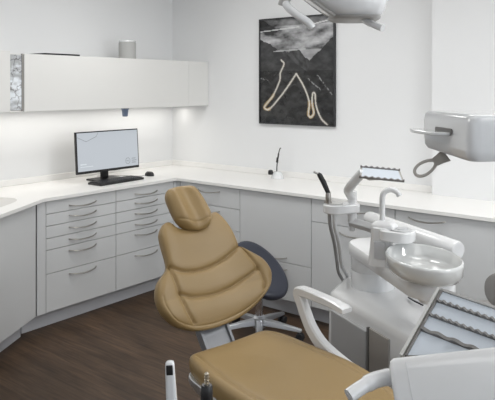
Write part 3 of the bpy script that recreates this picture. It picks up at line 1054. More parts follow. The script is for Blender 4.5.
ar.loft(rings)
ar.build('armrest', M['white'], CH, bevel=0.003, smooth=30)
ab = MB()
ab.tube([(0.47, 0.30, 0.455), (0.48, 0.25, 0.42), (0.48, 0.18, 0.40)], 0.018, 12)
ab.build('armrest_bracket', M['alu'], CH)

# ------------------------------------------------------------------ stools
def make_stool(label, loc, rot, seat_mat, seat_h, tiltm, name='saddle_stool', wave=1.0):
    t = thing(name, label, 'stool', loc, rot)
    for k in range(5):
        a = 2 * math.pi * k / 5
        lg = MB()
        dx, dy = math.cos(a), math.sin(a)
        lg.loft([[(dx * r_ - dy * wv, dy * r_ + dx * wv, z) for wv, z in ((-wd, z0), (wd, z0), (wd * 0.7, z1), (-wd * 0.7, z1))]
                 for r_, wd, z0, z1 in ((0.02, 0.028, 0.075, 0.115), (0.12, 0.024, 0.072, 0.104), (0.27, 0.016, 0.058, 0.078), (0.28, 0.012, 0.060, 0.074))])
        L = lg.build('leg', M['alu'], t, bevel=0.004)
        cs = MB()
        for s_ in (-0.014, 0.014):
            Mx = Matrix.Translation((dx * 0.268, dy * 0.268, 0.0265)) @ Matrix.Rotation(a, 4, 'Z') @ Matrix.Translation((0, s_, 0)) @ Matrix.Rotation(R(90), 4, 'X')
            cs.lathe([(0, -0.008), (0.024, -0.008), (0.0265, -0.004), (0.0265, 0.004), (0.024, 0.008), (0, 0.008)], 20, mtx=Mx)
        cs.tube([(dx * 0.268, dy * 0.268, 0.03), (dx * 0.268, dy * 0.268, 0.068)], 0.009, 10)
        cs.build('castor', M['blackrub'], L)
    MB().lathe([(0, 0.06), (0.042, 0.06), (0.045, 0.075), (0.042, 0.12), (0.030, 0.132), (0, 0.132)], 28).build('hub', M['alu'], t)
    MB().tube([(0, 0, 0.12), (0, 0, seat_h - 0.11)], 0.024, 20).build('gas_lift', M['chrome'], t)
    MB().tube([(0, 0, seat_h - 0.14), (0, 0, seat_h - 0.045)], 0.013, 16).build('piston', M['chrome'], t)
    MX = Matrix.Translation((0, 0, seat_h)) @ tiltm
    mech = MB()
    mech.box(-0.08, 0.08, -0.05, 0.05, -0.055, -0.035, mtx=MX)
    mech.tube([MX @ Vector((0.0, 0.04, -0.045)), MX @ Vector((0.03, 0.2, -0.05))], 0.005, 8)
    mech.build('seat_mechanism', M['black'], t, bevel=0.003)
    sm = MB()
    seg = 48
    prof = [(0.0, -0.034), (0.14, -0.036), (0.185, -0.030), (0.207, -0.012), (0.212, 0.004), (0.207, 0.020), (0.190, 0.030), (0.165, 0.030), (0.12, 0.020), (0.06, 0.012), (0.0, 0.010)]
    rings = []
    for r_, z in prof:
        ring = []
        for i in range(seg):
            a = 2 * math.pi * i / seg
            rr = max(r_, 0.002) * (1 + 0.05 * math.cos(2 * a))
            x, y = rr * math.cos(a), rr * math.sin(a) * 0.94
            zz = z + wave * (0.030 * (x / 0.2) ** 2 - 0.022 * (y / 0.2) ** 2)
            ring.append((x, y, zz))
        rings.append(ring)
    sm.loft(rings, mtx=MX)
    sm.build('seat', seat_mat, t, smooth=70)
    return t

# tilt: seat leans down towards the camera's right
make_stool('dark blue tilted saddle stool on aluminium star base behind the tan backrest', (1.71, -0.96, 0), R(20), M['navy'], 0.415,
           Matrix.Rotation(R(-20), 4, 'Z') @ Vector((0, 0, 1)).rotation_difference(Vector((0.66, -0.05, 0.74))).to_matrix().to_4x4(), wave=0.25)

# assistant's grey stool at the right edge
st2 = make_stool('grey padded stool with rounded backrest, cut off at the right edge behind the instrument tray', (3.315, -1.0, 0), R(0), M['greyvinyl'], 0.47, Matrix.Identity(4), name='assistant_stool')
bk = MB()
rings = []
cc = Vector((0.0, 0.0, 0.0))
fdir = math.atan2(-0.78, 0.63)
for j in range(17):
    t = j / 16
    z = 0.53 + 0.24 * t
    k = math.sqrt(max(0.0, 1 - abs(2 * t - 1) ** 2.6)) + 0.03
    ring = []
    for i in range(20):
        a = 2 * math.pi * i / 20
        ring.append(((0.185 * k) * math.cos(a), -0.15 + 0.028 * min(1, k * 1.3) * math.sin(a) + 0.30 * (0.185 * k * math.cos(a)) ** 2 / 0.1, z))
    rings.append(ring)
bk.loft(rings, mtx=Matrix.Rotation(R(38.9), 4, 'Z'))
bk.build('backrest', M['greyvinyl'], st2, smooth=70)
bb = MB()
bb.tube([Matrix.Rotation(R(38.9), 4, 'Z') @ Vector(p) for p in ((0, 0.0, 0.42), (0, -0.19, 0.42), (0, -0.195, 0.50), (0, -0.165, 0.62))], 0.011, 10)
bb.build('backrest_bar', M['alu'], st2)

# ------------------------------------------------------------------ spittoon unit
SU = thing('spittoon_unit', 'white dental spittoon unit with glass bowl and gooseneck tap beside the chair', 'dental unit', (2.75, -1.36, 0))
def lw(x, y, z=0.0):
    return (x - 2.75, y + 1.36, z)
def l2(p):
    return (p[0] - 2.75, p[1] + 1.36)
foot = [(2.53, -1.45), (3.30, -1.855), (3.45, -1.57), (2.72, -1.03), (2.455, -1.13)]
foot = [l2(p) for p in foot]
c0 = Vector((sum(p[0] for p in foot) / 5, sum(p[1] for p in foot) / 5))
def sfoot(k, r_=0.03):
    return round_poly([tuple((c0 + (Vector(p) - c0) * k).xy) for p in foot], r_, 5)
cb_ = MB()
cb_.loft([[(x, y, z) for x, y in sfoot(k)] for k, z in ((1.05, 0.02), (1.03, 0.25), (1.005, 0.54), (0.985, 0.568), (0.93, 0.580), (0.5, 0.584))])
cb_.build('cabinet_body', M['white'], SU, smooth=50)
# recessed grey door strip and panel on the chair side
ud = Vector((0.885, -0.465)).normalized()
nd = Vector((-ud.y, ud.x)) * -1      # outward, towards the chair
FM = frame(*l2((2.53, -1.45)), 0, (ud.x, ud.y))
FMt = FM @ Matrix.Rotation(R(0.0), 4, 'X')
B(0.045, 0.345, -0.018, 0.03, 0.04, 0.50, mtx=FMt).build('side_panel', M['panelgrey'], SU, bevel=0.006)
B(0.350, 0.358, -0.016, 0.02, 0.04, 0.52, mtx=FMt).build('seam_strip', M['ridge'], SU, smooth=0)
B(0.362, 0.505, -0.012, 0.03, 0.04, 0.52, mtx=FMt).build('inset_door', M['warmgrey'], SU, bevel=0.003)
# drum
MB().lathe([(0, 0.578), (0.107, 0.578), (0.111, 0.584), (0.111, 0.665), (0.109, 0.668), (0.111, 0.671), (0.111, 0.738), (0, 0.74)], 48, mtx=Matrix.Translation(lw(2.672, -1.262))).build('drum', M['whiteg'], SU)
# bowl platform: stadium from the drum to the bowl
p0, p1 = Vector(l2((2.672, -1.262))), Vector(l2((3.14, -1.665)))
dd = (p1 - p0).normalized()
nn = Vector((-dd.y, dd.x))
def stadium(a, b, ra, rb, n=14):
    d_ = (b - a).normalized()
    n_ = Vector((-d_.y, d_.x))
    out = []
    for k in range(n + 1):
        t = math.pi / 2 + math.pi * k / n
        out.append(a + (d_ * math.cos(t) + n_ * math.sin(t)) * ra)
    for k in range(n + 1):
        t = -math.pi / 2 + math.pi * k / n
        out.append(b + (d_ * math.cos(t) + n_ * math.sin(t)) * rb)
    return [(p.x, p.y) for p in out]
pf_ = MB()
pf_.loft([[(x, y, z) for x, y in stadium(p0, p1, ra, rb)] for ra, rb, z in ((0.100, 0.08, 0.735), (0.118, 0.10, 0.742), (0.121, 0.104, 0.760), (0.120, 0.103, 0.790), (0.113, 0.096, 0.800), (0.06, 0.05, 0.802))])
pf_.build('platform', M['white'], SU, smooth=40)
# bowl
BCX, BCY = 3.118, -1.672
BMX = frame(*l2((BCX, BCY)), 0, (0.70, -0.71))
def oval(a, b, z, n=56):
    return [(a * math.cos(2 * math.pi * i / n), b * math.sin(2 * math.pi * i / n), z) for i in range(n)]
bw_ = MB()
A0, B0 = 0.209, 0.147
bw_.loft([oval(0.03, 0.03, 0.822), oval(0.10, 0.08, 0.826), oval(A0 - 0.045, B0 - 0.035, 0.834), oval(A0 - 0.022, B0 - 0.018, 0.852), oval(A0 - 0.014, B0 - 0.013, 0.890), oval(A0 - 0.008, B0 - 0.007, 0.896),
          oval(A0 - 0.002, B0 - 0.002, 0.893), oval(A0, B0, 0.885), oval(A0 - 0.003, B0 - 0.003, 0.845), oval(A0 - 0.014, B0 - 0.013, 0.828), oval(A0 - 0.07, B0 - 0.05, 0.812), oval(0.06, 0.05, 0.803)], mtx=BMX)
bw_.build('bowl', M['ceramic'], SU, smooth=60)
MB().lathe([(0, 0.829), (0.022, 0.829), (0.026, 0.833), (0.022, 0.838), (0.006, 0.834), (0, 0.834)], 24, mtx=BMX).build('drain', M['chrome'], SU)
MB().lathe([(0.0, 0.725), (0.052, 0.725), (0.056, 0.735), (0.056, 0.80), (0.07, 0.812), (0, 0.812)], 32, mtx=Matrix.Translation(lw(3.165, -1.70))).build('bowl_foot', M['whiteg'], SU)
# tower with filler plate
TMX = frame(*l2((2.882, -1.571)), 0, (0.97, 0.10))
tw = MB()
tw.loft([[(x, y, z) for x, y in rrect(-a, b, -c, c, 0.025)] for a, b, c, z in ((0.058, 0.050, 0.045, 0.795), (0.052, 0.042, 0.042, 0.86), (0.046, 0.040, 0.040, 0.925), (0.046, 0.055, 0.042, 0.94), (0.046, 0.055, 0.042, 0.962), (0.036, 0.045, 0.034, 0.968))], mtx=TMX)
tw.build('tower', M['white'], SU, smooth=40)
fp = MB()
fp.prism([(x, y) for x, y in rrect(-0.005, 0.145, -0.062, 0.055, 0.045, 8)], 0.914, 0.960, mtx=TMX)
fp.build('filler_plate', M['white'], SU, bevel=0.006)
gr = MB()
gr.prism(rrect(0.050, 0.133, -0.048, 0.042, 0.034, 8), 0.960, 0.9655, mtx=TMX)
gr.build('cup_grid', M['lightgrey'], SU, smooth=0)
MB().lathe([(0.012, 0.9655), (0.026, 0.9655), (0.026, 0.969), (0.012, 0.969)], 24, mtx=TMX @ Matrix.Translation((0.092, 0, 0))).build('cup_ring', M['chrome'], SU)
tp_ = MB()
tpl = smooth_path([TMX @ Vector(p) for p in ((0.0, 0, 0.955), (0.0, 0, 1.03), (0.0, 0, 1.095), (0.010, 0.004, 1.120), (0.034, 0.014, 1.131), (0.058, 0.025, 1.121), (0.068, 0.029, 1.104))], 6)
tp_.tube(tpl, 0.0125, 16)
tp_.build('tap', M['white'], SU, smooth=60)
MB().loft([[(x, y, z) for x, y in rrect(-a, a + 0.02, -a * 0.8, a * 0.8, 0.012)] for a, z in ((0.045, 0.964), (0.043, 0.976), (0.030, 0.988), (0.016, 0.994))], mtx=TMX).build('tap_base', M['white'], SU, smooth=40)
fpan = MB().box(-0.02, 0.03, -0.0475, -0.040, 0.83, 0.905, mtx=TMX)
fpan.build('sensor_window', M['lens'], SU, bevel=0.001)
# horizontal tube behind the bowl
tb = MB()
q0, q1 = Vector(lw(2.600, -1.175, 0.905)), Vector(lw(3.176, -1.440, 0.878))
tb.tube([q0, q0.lerp(q1, 0.02), q0.lerp(q1, 0.5), q0.lerp(q1, 0.985), q1], [0.030, 0.035, 0.038, 0.041, 0.037], 28)
tb.build('support_arm', M['white'], SU, smooth=40)
q2 = q1 + (q1 - q0).normalized() * 0.0015
MB().tube([q1 - (q1 - q0).normalized() * 0.01, q2], 0.033, 28).build('end_cap', M['whiteg'], SU, bevel=0.001)
tb2 = MB()
qm = q0.lerp(q1, 0.45)
tb2.tube([qm, (qm.x - 0.03, qm.y - 0.04, 0.84), (qm.x - 0.05, qm.y - 0.07, 0.79)], 0.028, 16)
tb2.build('arm_mount', M['white'], SU)
MB().tube([lw(2.90, -1.34, 0.592), lw(2.95, -1.39, 0.600), lw(3.0, -1.40, 0.592)], 0.004, 8).build('cable', M['black'], SU)

# ------------------------------------------------------------------ assistant holder with suction hoses and small tray
AH = thing('assistant_element', 'white swivel holder with suction hoses beside the gooseneck tap', 'instrument holder', (2.72, -1.62, 0.9))
def ah(x, y, z):
    return (x - 2.72, y + 1.62, z - 0.9)
AX = Vector((2.730, -1.572))
MB().tube([ah(AX.x, AX.y, 0.965), ah(AX.x, AX.y, 1.0), ah(AX.x, AX.y, 1.11)], 0.021, 20).build('post', M['white'], AH, bevel=0.003)
MB().tube([ah(AX.x, AX.y, 0.925), ah(AX.x, AX.y, 0.99)], 0.013, 16).build('pin', M['lightgrey'], AH)
MB().tube([ah(AX.x - 0.01, AX.y - 0.008, 0.966), ah(2.80, -1.57, 0.955), ah(2.87, -1.57, 0.94)], 0.020, 4, flat=1.2).build('swing_arm', M['lightgrey'], AH, bevel=0.004)
hd = MB()
hc = Vector((2.677, -1.635))
ring = stadium(Vector((AX.x, AX.y)), hc, 0.034, 0.055)
ring = [(x - 2.72, y + 1.62) for x, y in ring]
hd.prism(ring, 0.110, 0.152)
hd.build('holder', M['white'], AH, bevel=0.008)
MB().lathe([(0, 0.152), (0.036, 0.152), (0.036, 0.156), (0, 0.156)], 24, mtx=Matrix.Translation((hc.x - 2.72, hc.y + 1.62, 0))).build('holder_top', M['offwhite'], AH)
ra = MB()
ra.tube(smooth_path([ah(AX.x, AX.y, 1.07), ah(2.732, -1.60, 1.095), ah(2.748, -1.640, 1.120), ah(2.785, -1.672, 1.155), ah(2.826, -1.678, 1.198), ah(2.845, -1.68, 1.214)], 6), 0.021, 14, flat=0.7)
ra.build('tray_arm', M['white'], AH)
MB().tube([ah(2.838, -1.680, 1.203), ah(2.872, -1.672, 1.190), ah(2.915, -1.655, 1.194)], 0.009, 10).build('tray_bracket', M['lightgrey'], AH)
# suction instruments: two, side by side
for k, (dx_, dy_) in enumerate(((-0.018, -0.022), (0.012, -0.03))):
    bx, by = hc.x + dx_, hc.y + dy_
    hn = MB()
    if k == 0:
        hn.tube([ah(bx, by, 1.045), ah(bx - 0.004, by - 0.002, 1.075), ah(bx - 0.005, by - 0.002, 1.104)], [0.010, 0.014, 0.012], 12)
        hn.tube([ah(bx + 0.01, by + 0.006, 1.06), ah(bx - 0.02, by - 0.012, 1.062)], 0.006, 10)
        g = hn.build('suction_valve', M['steel'], AH)
        MB().tube([ah(bx - 0.004, by - 0.001, 1.100), ah(bx - 0.024, by - 0.012, 1.152), ah(bx - 0.038, by - 0.023, 1.184), ah(bx - 0.043, by - 0.028, 1.192)], [0.010, 0.0125, 0.0115, 0.007], 14).build('suction_handle', M['blackrub'], AH)
        MB().tube([ah(bx - 0.041, by - 0.026, 1.188), ah(bx - 0.060, by - 0.040, 1.199)], 0.005, 10).build('suction_tip', M['greyp'], AH)
    ho = MB()
    xb = 2.635 + 0.03 * k
    ho.tube(smooth_path([ah(bx, by, 1.012), ah(bx - 0.008, by + 0.02, 0.95), ah(bx - 0.045, by + 0.12, 0.84), ah(bx - 0.12, by + 0.27, 0.70), ah(2.452 + 0.03 * k, -1.225 + 0.02 * k, 0.60), ah(2.475 + 0.03 * k, -1.20 + 0.02 * k, 0.54)], 6), 0.0085, 12)
    ho.build('suction_hose', M['hose'] if k == 0 else M['lightgrey'], AH)

# small tray on the arm
TO = Vector((2.826, -1.655, 1.238))
tl, tr_, brr, bll = Vector((2.807, -1.636, 1.227)), Vector((2.962, -1.561, 1.216)), Vector((3.033, -1.670, 1.187)), Vector((2.860, -1.742, 1.198))
def tray_frame(tl, tr, bl):
    ex = (tr - tl)
    ey = (bl - tl)
    return ex, ey
STY = thing('instrument_tray', 'small steel-edged instrument tray on the white swivel arm above the worktop', 'tray', tuple((tl + tr_ + brr + bll) / 4))
oc = STY.location.copy()
def quad_slab(c, th, k=1.0, lift=0.0):
    n = (c[1] - c[0]).cross(c[3] - c[0]).normalized()
    if n.z < 0:
        n = -n
    m_ = sum(c, Vector()) / 4
    a = [m_ + (p - m_) * k + n * lift for p in c]
    b = [p + n * th for p in a]
    vs = [tuple(p) for p in a + b]
    return vs, [(3, 2, 1, 0), (4, 5, 6, 7), (0, 1, 5, 4), (1, 2, 6, 5), (2, 3, 7, 6), (3, 0, 4, 7)], n
cs_ = [p - oc for p in (tl, tr_, brr, bll)]
vs, fs, nt_ = quad_slab(cs_, 0.004)
MB().add(vs, fs).build('tray_base', M['warmgrey'], STY, bevel=0.001, seg=1)
vs, fs, _ = quad_slab(cs_, 0.0012, 0.90, 0.0041)
MB().add(vs, fs).build('liner', M['traymat'], STY, smooth=0)
def ridge_bar(m, a, b, n, w_, h, nrm, teeth=0.006):
    """wavy instrument rest from a to b"""
    d_ = (b - a)
    s_ = nrm.cross(d_.normalized()).normalized()
    N_ = n * 6
    rings = []
    for i in range(N_ + 1):
        t = i / N_
        hh = h + teeth * (0.5 + 0.5 * math.cos(2 * math.pi * t * n))
        p = a + d_ * t
        rings.append([tuple(p - s_ * w_ / 2), tuple(p + s_ * w_ / 2), tuple(p + s_ * w_ / 2 + nrm * hh), tuple(p - s_ * w_ / 2 + nrm * hh)])
    m.loft(rings)
for a, b in ((cs_[0], cs_[1]), (cs_[3], cs_[2])):
    m_ = MB()
    ridge_bar(m_, a + nt_ * 0.004, b + nt_ * 0.004, 7, 0.010, 0.004, nt_, 0.005)
    m_.build('instrument_rest', M['ridge'], STY, smooth=0)

# ------------------------------------------------------------------ delivery unit, near the camera
DX, DY = 3.62, -2.86
DU = thing('delivery_unit', 'white gloss instrument delivery unit with curved grab handle, lower right foreground', 'dental unit', (DX, DY, 0))
def dl(x, y, z):
    return Vector((x - DX, y - DY, z))
FB = frame(3.590 - DX, -2.935 - DY, 0, (0.166, 0.092))
BMX2 = Matrix.Translation((3.590 - DX, -2.935 - DY, 1.02)) @ frame(0, 0, 0, (0.166, 0.092)) @ Matrix.Rotation(R(-10.5), 4, 'Y') @ Matrix.Translation((0, 0, -1.02))
bd = MB()
def sect(x, g=0.0):
    return [(x, 0.020 - g, 0.86 + g), (x, -0.135 + g, 0.86 + g), (x, -0.130 + g, 0.89), (x, -0.070 + g * 0.6, 0.965 - g * 0.3), (x, -0.028 + g * 0.3, 1.005 - g), (x, -0.014, 1.015 - g), (x, 0.006 - g, 1.019 - g), (x, 0.020 - g, 1.008 - g)]
bd.loft([sect(-0.004, 0.012), sect(0.0, 0.004), sect(0.006, 0), sect(0.42, 0)], mtx=BMX2)
bd.build('body', M['white'], DU, bevel=0.005, seg=3)
sg = MB()
sg.loft([[(x, y * 1.0 - 0.0012, z + 0.0006) for x, y, z in sect(xx)[1:6]] + [(x, y, z - 0.01) for x, y, z in reversed(sect(xx)[1:6])] for xx in (0.030, 0.0318)], mtx=BMX2)
sg.build('seam', M['lightgrey'], DU, smooth=0)
hn = MB()
hp = smooth_path([dl(3.606, -2.90, 0.972), dl(3.583, -2.925, 0.976), dl(3.564, -2.955, 0.974), dl(3.550, -2.985, 0.966), dl(3.537, -3.012, 0.955)], 6)
hn.tube(hp, [0.0175] * 8 + [0.0165] * 8 + [0.0145] * (len(hp) - 16), 20)
hn.build('grab_handle', M['white'], DU, smooth=60)
e = hp[-1]
dirn = (hp[-1] - hp[-3]).normalized()
MB().tube([e - dirn * 0.001, e + dirn * 0.0015], 0.006, 14).build('handle_button', M['lightgrey'], DU)
B(-0.006, 0.010, -0.060, -0.042, 0.925, 0.940, mtx=BMX2).build('socket', M['black'], DU, bevel=0.001)
# pedestal column, wheels base
MB().loft([[(x, y, z) for x, y in rrect(-a, a, -a * 0.8, a * 0.8, 0.02)] for a, z in ((0.05, 0.07), (0.045, 0.5), (0.045, 0.94))], mtx=FB @ Matrix.Translation((0.36, -0.03, 0))).build('column', M['lightgrey'], DU)
bb_ = MB()
bb_.prism(rrect(-0.2, 0.2, -0.16, 0.16, 0.06), 0.035, 0.072, mtx=FB @ Matrix.Translation((0.36, -0.03, 0)))
bb_.build('base', M['white'], DU, bevel=0.008)
for sx_ in (-0.15, 0.15):
    for sy_ in (-0.11, 0.11):
        MB().lathe([(0, -0.012), (0.016, -0.012), (0.018, 0), (0.016, 0.012), (0, 0.012)], 16, mtx=FB @ Matrix.Translation((0.36 + sx_, -0.03 + sy_, 0.018)) @ Matrix.Rotation(R(90), 4, 'X')).tube([FB @ Vector((0.36 + sx_, -0.03 + sy_, 0.018)), FB @ Vector((0.36 + sx_, -0.03 + sy_, 0.04))], 0.006, 8).build('castor', M['blackrub'], DU)
# instrument bar running forward-left to the handpieces
rail = MB()
rail.tube([dl(3.23, -3.275, 0.865), dl(3.35, -3.19, 0.865), dl(3.52, -3.07, 0.872), dl(3.66, -2.95, 0.88)], 0.022, 10, flat=0.8)
rail.build('instrument_rail', M['white'], DU)

# large tray
T0 = Vector((3.596, -2.676, 1.100))
ex = Vector((0.128, -0.002, -0.015)).normalized()
ey = Vector((-0.009, -0.184, -0.100)).normalized()
Lx, Ly = 0.30, 0.208
YR = 0.070
LT = thing('instrument_tray', 'large pale blue instrument tray with toothed grey rests on the delivery unit', 'tray', tuple(T0 + ey * 0.2 + ex * 0.15))
lo = LT.location.copy()
cs2 = [T0 - lo, T0 + ex * Lx - lo, T0 + ex * Lx + ey * YR - lo, T0 + ey * Ly - lo]
vs, fs, n2 = quad_slab(cs2, 0.005, lift=-0.006)
MB().add(vs, fs).build('tray_base', M['warmgrey'], LT, bevel=0.001, seg=1)
vs, fs, _ = quad_slab(cs2, 0.001, 0.97, -0.0008)
MB().add(vs, fs).build('liner', M['traymat'], LT, smooth=0)
def bar(a, b, w_, h, nm, m_, base=0.0):
    k = MB()
    ridge_bar(k, a + n2 * base, b + n2 * base, 1, w_, h, n2, 0.0)
    return k.build(nm, m_, LT, smooth=0)
c0_ = cs2[0]
bar(c0_ + ex * 0.0, c0_ + ex * Lx, 0.007, 0.010, 'rim', M['greyp'], -0.006)
bar(c0_ - ex * 0.006 - ey * 0.004, c0_ - ex * 0.006 + ey * (Ly + 0.004), 0.007, 0.014, 'side_rail', M['offwhite'], -0.010)
bar(c0_ + ex * 0.004, c0_ + ex * 0.004 + ey * Ly, 0.004, 0.010, 'inner_rail', M['ridge'], -0.006)
for yy, nt2, wv in ((0.036, 22, 0.006), (0.082, 22, 0.006), (0.128, 9, 0.008)):
    k = MB()
    xe = min(Lx - 0.006, (Ly - yy) / (Ly - YR) * Lx - 0.012)
    ridge_bar(k, c0_ + ey * yy + ex * 0.006, c0_ + ey * yy + ex * xe, round(nt2 * xe / 0.36), wv, 0.004, n2, 0.006)
    k.build('instrument_rest', M['ridge'], LT, smooth=0)
k = MB()
k.tube([c0_ + ex * 0.18 + ey * 0.08 - n2 * 0.006, BMX2 @ Vector((0.20, 0.012, 0.95)) + Vector((DX, DY, 0)) - lo], 0.014, 12)
k.build('support', M['lightgrey'], LT)

# handpieces standing in the rail
H1 = thing('syringe_handpiece', 'slim white handpiece with dark button, upright at the bottom left foreground', 'handpiece', (3.256, -3.236, 0.872))
hp1 = MB()
hp1.loft([[(x, y, z) for x, y in rrect(-a, a, -b_, b_, min(a, b_) * 0.7)] for a, b_, z in ((0.0125, 0.011, 0.0), (0.0115, 0.010, 0.07), (0.0098, 0.009, 0.135), (0.0096, 0.0088, 0.146), (0.0082, 0.0075, 0.152), (0.004, 0.004, 0.1545))])
R1 = Matrix.Rotation(R(38.9), 4, 'Z') @ Matrix.Rotation(R(-3), 4, 'Y')
hp1.v = [tuple(R1 @ Vector(p)) for p in hp1.v]
hp1.build('body', M['whiteg'], H1, smooth=50)
B(-0.0068, 0.0068, -0.0110, -0.006, 0.129, 0.149, mtx=R1).build('button', M['black'], H1, bevel=0.0015)
H2 = thing('turbine_handpiece', 'black instrument coupling with ribbed metal tip in front of the seat', 'handpiece', (3.306, -3.190, 0.872))
MB().lathe([(0, 0), (0.0135, 0), (0.0135, 0.062), (0.0118, 0.066), (0.0128, 0.070), (0.0128, 0.088), (0.0120, 0.092), (0.0115, 0.101), (0.010, 0.103), (0, 0.103)], 24).build('body', M['black'], H2)
tpz = [(0, 0.102), (0.0046, 0.102)]
z = 0.102
for k in range(4):
    tpz += [(0.0038, z + 0.001), (0.0038, z + 0.003), (0.0058 - 0.0003 * k, z + 0.0035), (0.0058 - 0.0003 * k, z + 0.0055), (0.0038, z + 0.006)]
    z += 0.0062
tpz += [(0.0026, z + 0.002), (0, z + 0.003)]
MB().lathe(tpz, 20).build('tip', M['gold'], H2, smooth=30)

# ------------------------------------------------------------------ operating light
OLX, OLY = 3.02, -2.14
OL = thing('operating_light', 'white glossy operating light head with two grab handles at the top edge', 'lamp', (OLX, OLY, 1.829), R(38.9))
def lsec(x0, x1, y0, y1, z, n=40, e_=2.6):
    cx_, cy_, a, b_ = (x0 + x1) / 2, (y0 + y1) / 2, (x1 - x0) / 2, (y1 - y0) / 2
    out = []
    for i in range(n):
        t = 2 * math.pi * i / n
        c, s_ = math.cos(t), math.sin(t)
        out.append((cx_ + a * math.copysign(abs(c) ** (2 / e_), c), cy_ + b_ * math.copysign(abs(s_) ** (2 / e_), s_), z))
    return out
hd_ = MB()
hd_.loft([lsec(-0.048, 0.118, -0.10, 0.10, 0.008), lsec(-0.075, 0.135, -0.12, 0.12, 0.026), lsec(-0.115, 0.146, -0.13, 0.13, 0.055), lsec(-0.155, 0.152, -0.135, 0.135, 0.085),
          lsec(-0.185, 0.150, -0.13, 0.13, 0.115), lsec(-0.18, 0.14, -0.11, 0.11, 0.15), lsec(-0.13, 0.10, -0.07, 0.07, 0.175), lsec(-0.04, 0.04, -0.03, 0.03, 0.185)])
hd_.build('head_shell', M['whiteg'], OL, smooth=60)
rm = MB()
rm.loft([lsec(-0.046, 0.116, -0.098, 0.098, 0.0), lsec(-0.056, 0.124, -0.106, 0.106, 0.004), lsec(-0.060, 0.127, -0.109, 0.109, 0.012), lsec(-0.052, 0.120, -0.10, 0.10, 0.012)])
rm.build('rim', M['greyp'], OL, smooth=60)
gl_ = MB()
pts = [(-0.048, -0.085, 0.008), (-0.080, -0.085, 0.030), (-0.120, -0.09, 0.058), (-0.165, -0.09, 0.092), (-0.200, -0.085, 0.115)]
gl_.tube(pts, 0.008, 8, flat=0.8)
gl_.build('edge_trim', M['greyp'], OL)
hl_ = MB()
hl_.tube(smooth_path([(-0.222, -0.08, 0.055), (-0.205, -0.10, 0.030), (-0.175, -0.115, 0.004), (-0.145, -0.12, -0.018), (-0.128, -0.12, -0.038)], 5), [0.012] + [0.014] * 18 + [0.0135, 0.012], 16)
hl_.build('grab_handle', M['white'], OL, smooth=60)
MB().tube([(-0.228, -0.07, 0.045), (-0.222, -0.075, 0.068), (-0.19, -0.07, 0.10), (-0.14, -0.05, 0.12)], 0.019, 14).build('handle_joint', M['greyp'], OL, bevel=0.002)
hl2 = MB()
hl2.tube(smooth_path([(0.04, 0.0, 0.03), (0.070, -0.04, -0.004), (0.095, -0.07, -0.022), (0.118, -0.095, -0.036)], 5), 0.0125, 16)
hl2.build('grab_handle', M['white'], OL, smooth=60)
MB().tube([(0, 0, 0.175), (0, 0.05, 0.28), (0.0, 0.15, 0.36), (0, 0.25, 0.40)], 0.022, 14).tube([(0, 0.25, 0.36), (0, 0.25, 0.9)], 0.028, 16).build('ceiling_arm', M['white'], OL)

# ------------------------------------------------------------------ overhead equipment head at the right
EQ = thing('equipment_head', 'white glossy equipment head with lever and grey loop handle, hanging at right', 'dental equipment', (3.62, -2.33, 1.396))
def eq(x, y):
    return (x - 3.62, y + 2.33)
ft2 = [eq(3.405, -2.345), eq(3.625, -2.558), eq(3.93, -2.315), eq(3.69, -2.08)]
ce = Vector((sum(p[0] for p in ft2) / 4, sum(p[1] for p in ft2) / 4))
def es_(k, r_=(0.02, 0.03, 0.03, 0.04)):
    return round_poly([tuple((ce + (Vector(p) - ce) * k).xy) for p in ft2], list(r_), 6)
def zoff(x, y):
    # underside rises towards the far left end
    dfar = max(0, min(1, ((y + 0.23) / 0.22)))
    return dfar
eb = MB()
ringsE = []
for k, z in ((0.6, 0.0), (0.955, 0.001), (0.99, 0.012), (1.0, 0.03), (1.0, 0.095), (0.985, 0.114), (0.95, 0.1205), (0.90, 0.122), (0.5, 0.1225)):
    ringsE.append([(x, y, z + (0.012 * zoff(x, y) if z < 0.05 else 0)) for x, y in es_(k)])
eb.loft(ringsE)
eb.build('housing', M['whiteg'], EQ, smooth=45)
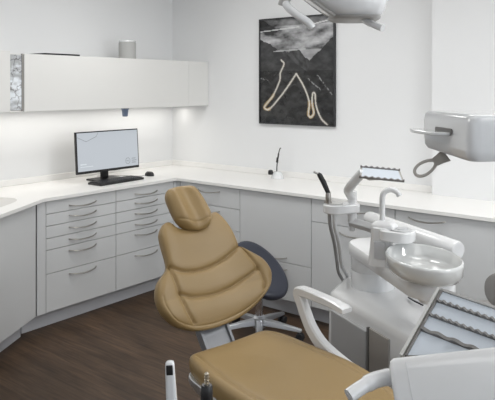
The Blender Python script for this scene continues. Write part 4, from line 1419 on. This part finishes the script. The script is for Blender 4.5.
# dark slot + lever on the left face
fl_ = (Vector(ft2[0]) - Vector(ft2[1])).normalized()
EF = frame(ft2[1][0], ft2[1][1], 0, (fl_.x, fl_.y))    # local x from near corner to far corner, local y: +out?
outw = 1 if (EF.to_3x3() @ Vector((0, 1, 0))).dot(Vector((-0.7, -0.7, 0))) > 0 else -1
sl2 = MB()
sl2.prism(rrect(0.10, 0.205, 0.066, 0.080, 0.006), 0.0, 0.004, mtx=EF @ Matrix.Rotation(R(90), 4, 'X') @ Matrix.Scale(-outw, 4, (0, 0, 1)))
sl2.build('slot', M['ridge'], EQ, smooth=0)
lv = MB()
lv.prism(round_poly([(0.10, 0.0), (0.27, -0.002 * outw), (0.32, 0.035 * outw), (0.25, 0.058 * outw), (0.12, 0.045 * outw)], 0.02, 5), 0.060, 0.070, mtx=EF)
lv.build('lever', M['whiteg'], EQ, bevel=0.003)
# loop handle: flat teardrop ring
def teardrop(s_, n=40):
    out = []
    for i in range(n):
        t = 2 * math.pi * i / n
        x = math.cos(t)
        y = math.sin(t) * (1 - 0.18 * x)
        out.append((x, y))
    return out
LMX = Matrix.Translation((*eq(3.430, -2.377), -0.044)) @ frame(0, 0, 0, (0.88, 0.47)) @ Matrix.Rotation(R(-33), 4, 'Y') @ Matrix.Rotation(R(36), 4, 'X')
ou = [(0.040 * x, 0.030 * y) for x, y in teardrop(1)]
inn = [(0.029 * x - 0.002, 0.020 * y) for x, y in teardrop(1)]
N_ = len(ou)
lp = MB()
vs = [(x, y, 0.002) for x, y in ou] + [(x, y, 0.002) for x, y in inn] + [(x, y, -0.002) for x, y in ou] + [(x, y, -0.002) for x, y in inn]
fs = []
for i in range(N_):
    j = (i + 1) % N_
    fs += [(i, j, N_ + j, N_ + i), (2 * N_ + i, 3 * N_ + i, 3 * N_ + j, 2 * N_ + j), (i, 2 * N_ + i, 2 * N_ + j, j), (N_ + i, N_ + j, 3 * N_ + j, 3 * N_ + i)]
lp.add(vs, fs, LMX)
lp.prism([(0.031, -0.018), (0.048, -0.021), (0.070, -0.028), (0.070, 0.028), (0.048, 0.021), (0.031, 0.018)], -0.002, 0.002, mtx=LMX)
lp.build('loop_handle', M['warmgrey'], EQ, bevel=0.001, seg=1)
MB().tube([(0.18, 0.10, 0.115), (0.18, 0.10, 0.7), (0.18, 0.10, HC - 1.396)], 0.03, 20).build('ceiling_pole', M['white'], EQ)
